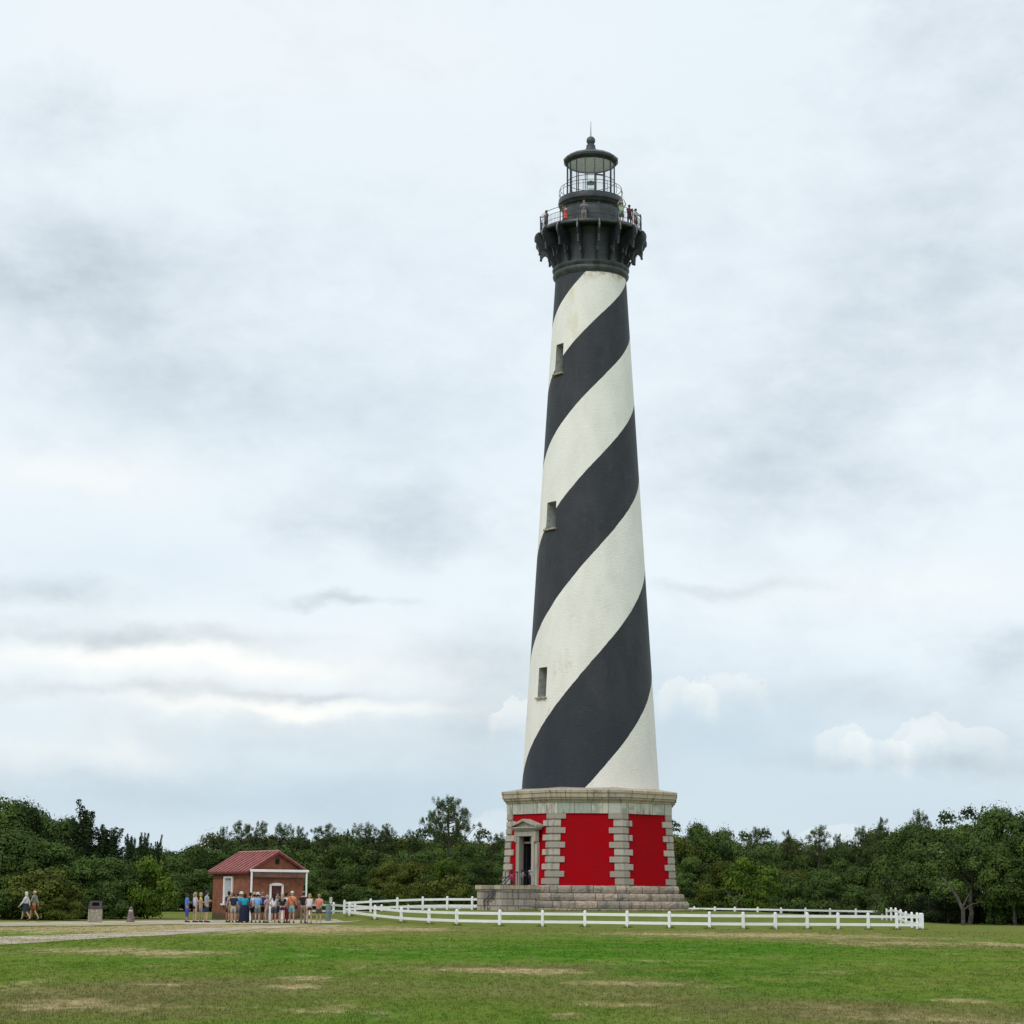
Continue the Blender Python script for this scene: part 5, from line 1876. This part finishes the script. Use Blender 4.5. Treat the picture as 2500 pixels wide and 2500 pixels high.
def kindmesh(kind, seed):
    key = (kind, seed)
    if key in TREES: return TREES[key]
    rng = np.random.default_rng(seed * 7 + 1)
    if kind == 'oak':            # nominal 3 m radius, 6.6 m tall
        V, T = clump_crown(seed, 2.5, 4.0, 1.9, 46, 620, .105, .65, 1.3)
        mt, tr = 'leaf_oak', limb_mesh(seed, 6, 2.4, M['bark'])
    elif kind == 'bigoak':       # crown held higher, dark open under it
        V, T = clump_crown(seed, 2.8, 3.6, 2.7, 50, 560, .10, .6, 1.2, low=.1)
        mt, tr = 'leaf_oak', limb_mesh(seed, 6, 2.4, M['bark_pale'], 7, .17, .06)
    elif kind == 'bush':         # 1.6 m radius, 2.6 tall
        V, T = clump_crown(seed, 1.4, 1.6, .85, 46, 260, .085, .4, .8, low=-.5)
        mt, tr = 'leaf_light', limb_mesh(seed, 2, 1.2, M['bark'], 5, .06)
    elif kind == 'greybush':
        V, T = clump_crown(seed, 1.4, 2.3, .7, 40, 90, .05, .3, .7)
        mt, tr = 'leaf_grey', limb_mesh(seed, 2.6, 1.4, M['bark_pale'], 12, .06)
    elif kind == 'cedar':        # upright spires
        rnd = random.Random(seed)
        Vs, Ts = [], []
        tb = MB()
        tb.tube([(0, 0, -.1), (.05, 0, 2.5), (0, .05, 5.6)], [.16, .1, .03], 8)
        for i in range(34):
            hh = rnd.uniform(.8, 5.6)
            rr = (1 - hh / 6.6) * 2.2
            a = rnd.uniform(0, 2 * PI)
            s_ = np.array([0, 0, hh * .75])
            e = np.array([math.cos(a) * rr, math.sin(a) * rr, hh + rnd.uniform(.6, 1.4)])
            if i < 5: e = np.array([rnd.uniform(-.2, .7), rnd.uniform(-.3, .3), 6.2 + rnd.uniform(-.5, .9)]); s_ = np.array([0, 0, 4.0])
            tb.tube([tuple(s_), tuple((s_ + e) / 2 + [0, 0, -.15]), tuple(e)], [.05, .035, .01], 5)
            k_ = 330
            t_ = rng.uniform(.15, 1, k_) ** .75
            c_ = s_ + (e - s_) * t_[:, None]
            c_[:, 2] -= .3 * np.sin(PI * t_)
            w_ = .42 * (1.08 - t_) + .05
            d_ = rng.normal(0, 1, (k_, 3)); d_ /= np.linalg.norm(d_, axis=1, keepdims=True)
            spr = np.abs(np.sin(t_ * 22 + i)) * .35 + .65
            pts = c_ + d_ * (w_ * spr)[:, None]
            ok = pts[:, 2] > .05
            q, tt = leaves(pts[ok], (d_ + [0, 0, .5])[ok], .075, rng, (.35 + .4 * rng.random(k_))[ok], .4)
            Vs.append(q); Ts.append(tt)
        V, T = np.concatenate(Vs), np.concatenate(Ts)
        mt, tr = 'leaf_cedar', tb.mesh('trunk', M['bark'], smooth=rad(60))
    elif kind in ('pine', 'scrag'):
        rnd = random.Random(seed)
        Vs, Ts = [], []
        tb = MB()
        HH = 8.5 if kind == 'pine' else 7.5
        ln_ = .02 * (-1) ** seed
        tb.tube([(0, 0, -.1), (ln_ * 4, 0, HH * .4), (ln_ * 6, .05, HH * .7), (0, 0, HH * .98)], [.19, .14, .09, .02], 8)
        nbr = 34 if kind == 'pine' else 20
        for i in range(nbr):
            t0 = i / nbr
            zz = HH * (.57 + .40 * t0) if kind == 'pine' else HH * (.60 + .39 * t0)
            L = (3.1 * (1 - t0) ** .62 + .3) * rnd.uniform(.75, 1.1) if kind == 'pine' else (1.5 * (1 - t0) ** .6 + .4) * rnd.uniform(.5, 1.1)
            a = i * 2.4 + rnd.uniform(-.4, .4)
            s_ = Vector((0, 0, zz))
            up = rnd.uniform(.15, .55) * L
            e = s_ + Vector((math.cos(a) * L, math.sin(a) * L, up))
            m_ = s_.lerp(e, .55) + Vector((0, 0, -.12 * L))
            tb.tube([s_, m_, e], [.05, .032, .012], 5)
            nt_ = int(2 + L * (2.9 if kind == 'pine' else 3.0))
            for j in range(nt_):
                tt = rnd.uniform(.35, 1)
                c_ = (s_.lerp(m_, tt * 2) if tt < .5 else m_.lerp(e, tt * 2 - 1)) + Vector((rnd.uniform(-.38, .38), rnd.uniform(-.38, .38), rnd.uniform(0, .38)))
                tb.tube([(s_.lerp(e, tt)), c_], [.014, .008], 4, False)
                R = rnd.uniform(.17, .33)
                k_ = 90
                d_ = rng.normal(0, 1, (k_, 3)); d_ /= np.linalg.norm(d_, axis=1, keepdims=True)
                pts = np.array(c_) + d_ * (R * rng.uniform(.35, 1, k_))[:, None] * [1, 1, 1.15]
                q, tq = leaves(pts, d_, .058, rng, np.clip(.3 + .35 * (d_[:, 2] > 0) + .25 * rng.random(k_), 0, 1), .35)  # upper side of each tuft tinted lighter, light from above painted in
                Vs.append(q); Ts.append(tq)
        V, T = np.concatenate(Vs), np.concatenate(Ts)
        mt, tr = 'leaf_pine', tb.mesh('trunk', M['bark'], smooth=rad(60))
    me = tri_mesh('crown', V, T, 4)
    me.materials.append(M[mt])
    TREES[key] = (me, tr, float(np.percentile(V[:, 2], 99.6)), float(np.percentile(np.abs(V[:, 0]), 98)))
    return TREES[key]


NAMES = {'oak': 'oak_tree', 'bigoak': 'oak_tree', 'bush': 'bush', 'greybush': 'bare_shrub', 'cedar': 'cedar_tree', 'pine': 'pine_tree', 'scrag': 'pine_tree'}
CATS = {'oak': 'tree', 'bigoak': 'tree', 'bush': 'bush', 'greybush': 'shrub', 'cedar': 'tree', 'pine': 'tree', 'scrag': 'tree'}


def tree(kind, seed, px, ytop, d, wpx=None, label='', group=None, leaf=None, rz=None, bark=None):
    me, tr, hh, ww = kindmesh(kind, seed)
    top = at(px, ytop, d)
    sz = top.z / hh
    sx = sz if wpx is None else (wpx * d / F) / ww
    o = empty(NAMES[kind], (top.x, d, hgt(top.x, d)), rz if rz is not None else (seed * 1.7 + px * .013) % (2 * PI), label=label, cat=CATS[kind], group=group)
    o.scale = (sx, sx, sz)
    if leaf:
        me = me.copy(); me.materials[0] = M[leaf]
    link(bpy.data.objects.new('crown', me), o)
    link(bpy.data.objects.new('trunk', tr), o)
    return o


rnd = random.Random(11)
GB = 'dense woods along the back of the lawn'
# skyline heights (pixel row of the tree tops) along the photograph
SKY = [(-200, 1930), (0, 1950), (60, 1968), (150, 1995), (250, 2020), (330, 2065), (450, 2072), (520, 2050), (600, 2045), (700, 2048), (800, 2050), (900, 2045), (1000, 2045), (1090, 2030), (1160, 2040),
       (1240, 2050), (1440, 2045), (1640, 2024), (1720, 2026), (1800, 2034), (1870, 2040), (1960, 2054), (2060, 2056), (2120, 2045), (2200, 2020), (2260, 2004), (2330, 1988), (2450, 1985), (2560, 1990), (2700, 1990)]


def skyl(x):
    for (a, ya), (b_, yb) in zip(SKY, SKY[1:]):
        if x <= b_: return ya + (yb - ya) * (x - a) / (b_ - a)
    return SKY[-1][1]


def yb_px(z, x, d):   # rough horizon row
    return 2190 + (x - 1250) * .0078


ORD = ['first', 'second', 'third', 'fourth', 'fifth', 'sixth', 'seventh', 'eighth', 'ninth', 'tenth', 'eleventh', 'twelfth', 'thirteenth', 'fourteenth']
REG = [(430, 'left of the brick hut'), (800, 'behind the brick hut'), (1010, 'behind the fence beside the hut'), (1250, 'just left of the lighthouse'), (1640, 'hidden behind the lighthouse'), (1850, 'just right of the lighthouse'), (2060, 'behind the right part of the fence'), (9999, 'behind the right fence corner')]
_cnt = {}


def where(x, what):
    r_ = next(t_ for a, t_ in REG if x <= a)
    k_ = _cnt.get((r_, what), 0); _cnt[(r_, what)] = k_ + 1
    return '%s %s %s' % (ORD[k_], what, r_)

# three staggered rows behind hut, fence and tower
for row, (d, stp, drop, w_) in enumerate(((200, 62, 66, 64), (206, 70, 22, 72), (213, 60, -4, 76))):
    x = 300 + row * 23
    while x < 2230:
        dd = d + rnd.uniform(-2.0, 2.0) - max(0, x - 1850) * .035
        yt = skyl(x) + drop + rnd.uniform(-9, 9)
        tree('oak', rnd.randrange(6), x, yt, dd, w_ * rnd.uniform(.85, 1.15), where(x, ['low front oak from the left', 'middle row oak from the left', 'skyline oak from the left'][row]), GB, leaf=rnd.choice([None, None, None, 'leaf_olive', None, 'leaf_light'] if row == 0 else [None, None, None, None, 'leaf_olive']))
        x += stp * rnd.uniform(.75, 1.2)
# small understory in front of the back woods
x = 330
while x < 2200:
    dd = 195 - max(0, x - 1850) * .04 + rnd.uniform(-1.5, 1.5)
    if not (430 < x < 800):
        tree('bush', rnd.randrange(3), x, 2150 + rnd.uniform(-14, 22), dd, rnd.uniform(38, 58), where(x, 'low undergrowth bush from the left'), 'undergrowth bushes at the foot of the woods', leaf=rnd.choice(['leaf_oak', 'leaf_oak', 'leaf_olive', 'leaf_oak']))
    x += rnd.uniform(40, 70)
# left wood, nearer
LL = 'large dark oak of the near wood at the left edge'
GL = 'oaks of the near wood at the left'
for (x, y, d, w_) in ((-70, 1925, 137, 120), (5, 1945, 139, 110), (80, 1975, 141, 95), (150, 1998, 139, 90), (215, 2035, 141, 85), (20, 2020, 133, 95), (110, 2050, 133.5, 95), (-90, 2040, 131, 100), (190, 2090, 134.5, 80), (265, 2095, 136, 75), (60, 2095, 131.5, 80), (300, 2110, 137, 60), (240, 2150, 134, 60)):
    _cnt['L'] = _cnt.get('L', -1) + 1; tree('oak', rnd.randrange(6), x, y, d, w_, 'dark oak of the near left wood, %s from the back' % ORD[_cnt['L']], GL)
tree('cedar', 1, 212, 1966, 138, 78, 'dark cedar with ragged upward spires standing above the left wood')
tree('cedar', 2, 262, 2020, 139.5, 70, 'smaller dark cedar at the right end of the left wood')
tree('cedar', 3, 352, 2036, 178, 34, 'dark pointed cedar on the skyline between left wood and hut')
tree('cedar', 2, 318, 2042, 180, 30, 'slim cedar on the skyline just right of the left wood')
tree('cedar', 1, 385, 2046, 182, 28, 'short cedar on the skyline left of the hut roof')
tree('bush', 1, 100, 2122, 127.5, 95, 'large olive green bush behind the walking couple', leaf='leaf_olive')
tree('bush', 2, 158, 2192, 126, 40, 'small yellow green bush left of the litter bin', leaf='leaf_olive')
tree('bush', 0, 20, 2170, 127, 60, 'dark bush at the left edge behind the path', leaf='leaf_oak')
tree('bush', 0, 365, 2092, 137, 62, 'bright yellow green bush behind the cone marker', leaf='leaf_light')
tree('bush', 1, 318, 2105, 138, 55, 'mid green bush left of the bright yellow green one', leaf='leaf_oak')
tree('bush', 2, 270, 2150, 134, 50, 'dark low bush right of the litter bin', leaf='leaf_oak')
tree('bush', 2, 205, 2165, 134, 50, 'dark low bush behind the litter bin', leaf='leaf_oak')
# skyline pines
GP = 'thin pines poking above the woods'
tree('pine', 5, 1094, 1946, 199, 66, 'tall lone pine rising above the woods left of the lighthouse')
for i, (x, y, w_) in enumerate(((545, 2018, 26), (590, 2006, 34), (640, 2006, 36), (690, 2010, 32), (735, 2018, 28), (795, 2012, 32), (850, 2026, 30), (893, 2010, 38), (940, 2012, 34), (1010, 2028, 26), (520, 2034, 22))):
    tree('scrag', i % 4, x, y, 209.5, w_ * 1.1, 'thin pine on the skyline between hut and lighthouse, %s in the row' % ORD[i], GP)
for i, (x, y, w_) in enumerate(((1850, 2020, 26), (1925, 2028, 26), (2000, 2016, 32), (2045, 2036, 22), (2100, 2018, 24), (2150, 1997, 30), (2245, 1978, 28), (1170, 2040, 20), (1215, 2034, 22))):
    tree('scrag', (i + 1) % 4, x, y, 209.5 - max(0, x - 1850) * .06, w_ * 1.1, 'thin pine on the skyline right of the lighthouse, %s from the left' % ORD[i] if x > 1500 else 'thin pine beside the lone tall pine, %s one' % ('nearer' if x < 1200 else 'farther'), 'thin pines right of the lighthouse' if x > 1500 else 'thin pines beside the tall pine')
for i, (x, y, d) in enumerate(((2195, 2150, 170), (2250, 2140, 172), (2300, 2145, 166), (2345, 2130, 168), (2395, 2140, 165), (2440, 2130, 166), (2490, 2140, 164), (2540, 2130, 163), (2590, 2140, 162))):
    tree('oak', rnd.randrange(6), x, y, d, 52, 'low dark oak in the shade of the right wood, %s from the left' % ORD[i], 'low oaks filling the right wood')
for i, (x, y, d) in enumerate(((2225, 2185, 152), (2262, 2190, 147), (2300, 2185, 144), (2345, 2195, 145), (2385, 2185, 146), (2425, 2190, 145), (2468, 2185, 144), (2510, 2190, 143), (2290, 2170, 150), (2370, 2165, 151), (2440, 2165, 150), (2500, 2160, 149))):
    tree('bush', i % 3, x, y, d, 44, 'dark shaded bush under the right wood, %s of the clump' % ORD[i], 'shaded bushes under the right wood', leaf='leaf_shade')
# right wood, nearer
for (x, y, d, w_) in ((2230, 2012, 160, 90), (2300, 1990, 156, 95), (2380, 1980, 153, 95), (2450, 1972, 151, 95), (2530, 1985, 150, 95), (2270, 2060, 153, 80), (2600, 1990, 148, 95)):
    tree('oak', rnd.randrange(6), x, y, d, w_, 'large dark oak of the right wood with its top %s from the left' % {2230: 'first', 2270: 'second, lower,', 2300: 'third', 2380: 'fourth', 2450: 'fifth', 2530: 'sixth', 2600: 'seventh'}[x], 'oaks of the right hand wood')
for (x, y, d, w_) in ((2360, 2030, 143, 100), (2470, 2040, 141, 95), (2570, 2040, 139, 95)):
    tree('bigoak', rnd.randrange(3), x, y, d, w_, 'spreading oak at the front of the right wood, %s' % {2360: 'leftmost', 2470: 'middle one', 2570: 'rightmost'}[x], 'spreading oaks at the front of the right wood')
for (x, y, d, w_, lf, lab) in ((2440, 2145, 143, 48, 'leaf_oak', 'leafy dark bush beside the pale trunk at the right'), (2520, 2165, 141, 50, 'leaf_oak', 'dark bush at the right edge of the lawn'),
                               (2030, 2165, 196, 46, 'leaf_light', 'bright green bush behind the right part of the fence'), (1870, 2140, 194, 42, 'leaf_light', 'light green bush above the far fence right of the tower'),
                               (1825, 2095, 196, 60, 'leaf_light', 'tall bright green leafy bush right of the tower'), (1930, 2160, 195, 36, 'leaf_olive', 'olive bush behind the middle of the right fence'), (2240, 2190, 158, 40, 'leaf_oak', 'dark bush near the fence corner')):
    tree('bush', int(x) % 3, x, y, d, w_, lab, leaf=lf)
tree('greybush', 1, 2170, 2140, 165, 46, 'grey leafless shrub right of the bright green bush')
tree('greybush', 2, 2205, 2150, 161, 36, 'smaller grey leafless shrub near the fence corner')


def bare(pts_list, px, py, d, label):
    g0 = G(px, py) if d is None else Vector((at(px, py, d).x, d, 0))
    mb = MB()
    k_ = d / F
    for pts, r in pts_list:
        v_ = [Vector(((x - px) * k_, random.Random(int(x * 7 + y)).uniform(-.3, .3), (py - y) * k_)) for x, y in pts]
        v_[0].y = 0
        mb.tube(v_, [r * (1 - .7 * i / (len(v_) - 1)) for i in range(len(v_))], 8)
    return mb.obj('dead_tree', M['bark_dead'], smooth=rad(60), loc=g0, label=label, cat='tree')


bare([([(1798, 2236), (1798, 2205), (1785, 2190), (1770, 2172)], .11), ([(1797, 2207), (1808, 2192), (1822, 2180)], .07), ([(1786, 2190), (1778, 2192), (1768, 2186)], .06), ([(1806, 2194), (1802, 2178)], .06)], 1798, 2236, 191.5, 'pale forked bare trunk at the wood edge right of the tower')
bare([([(1962, 2238), (1962, 2200), (1966, 2188), (1980, 2186)], .10), ([(1970, 2238), (1985, 2212), (2000, 2204)], .08)], 1962, 2238, 191, 'thin pale bent stem behind the far fence')
bare([([(2352, 2262), (2350, 2225), (2338, 2195), (2322, 2170), (2305, 2150)], .15), ([(2350, 2222), (2362, 2200), (2372, 2180)], .08), ([(2352, 2226), (2375, 2212), (2400, 2206)], .06)], 2352, 2262, 137, 'thick pale leaning trunk at the front of the right wood')
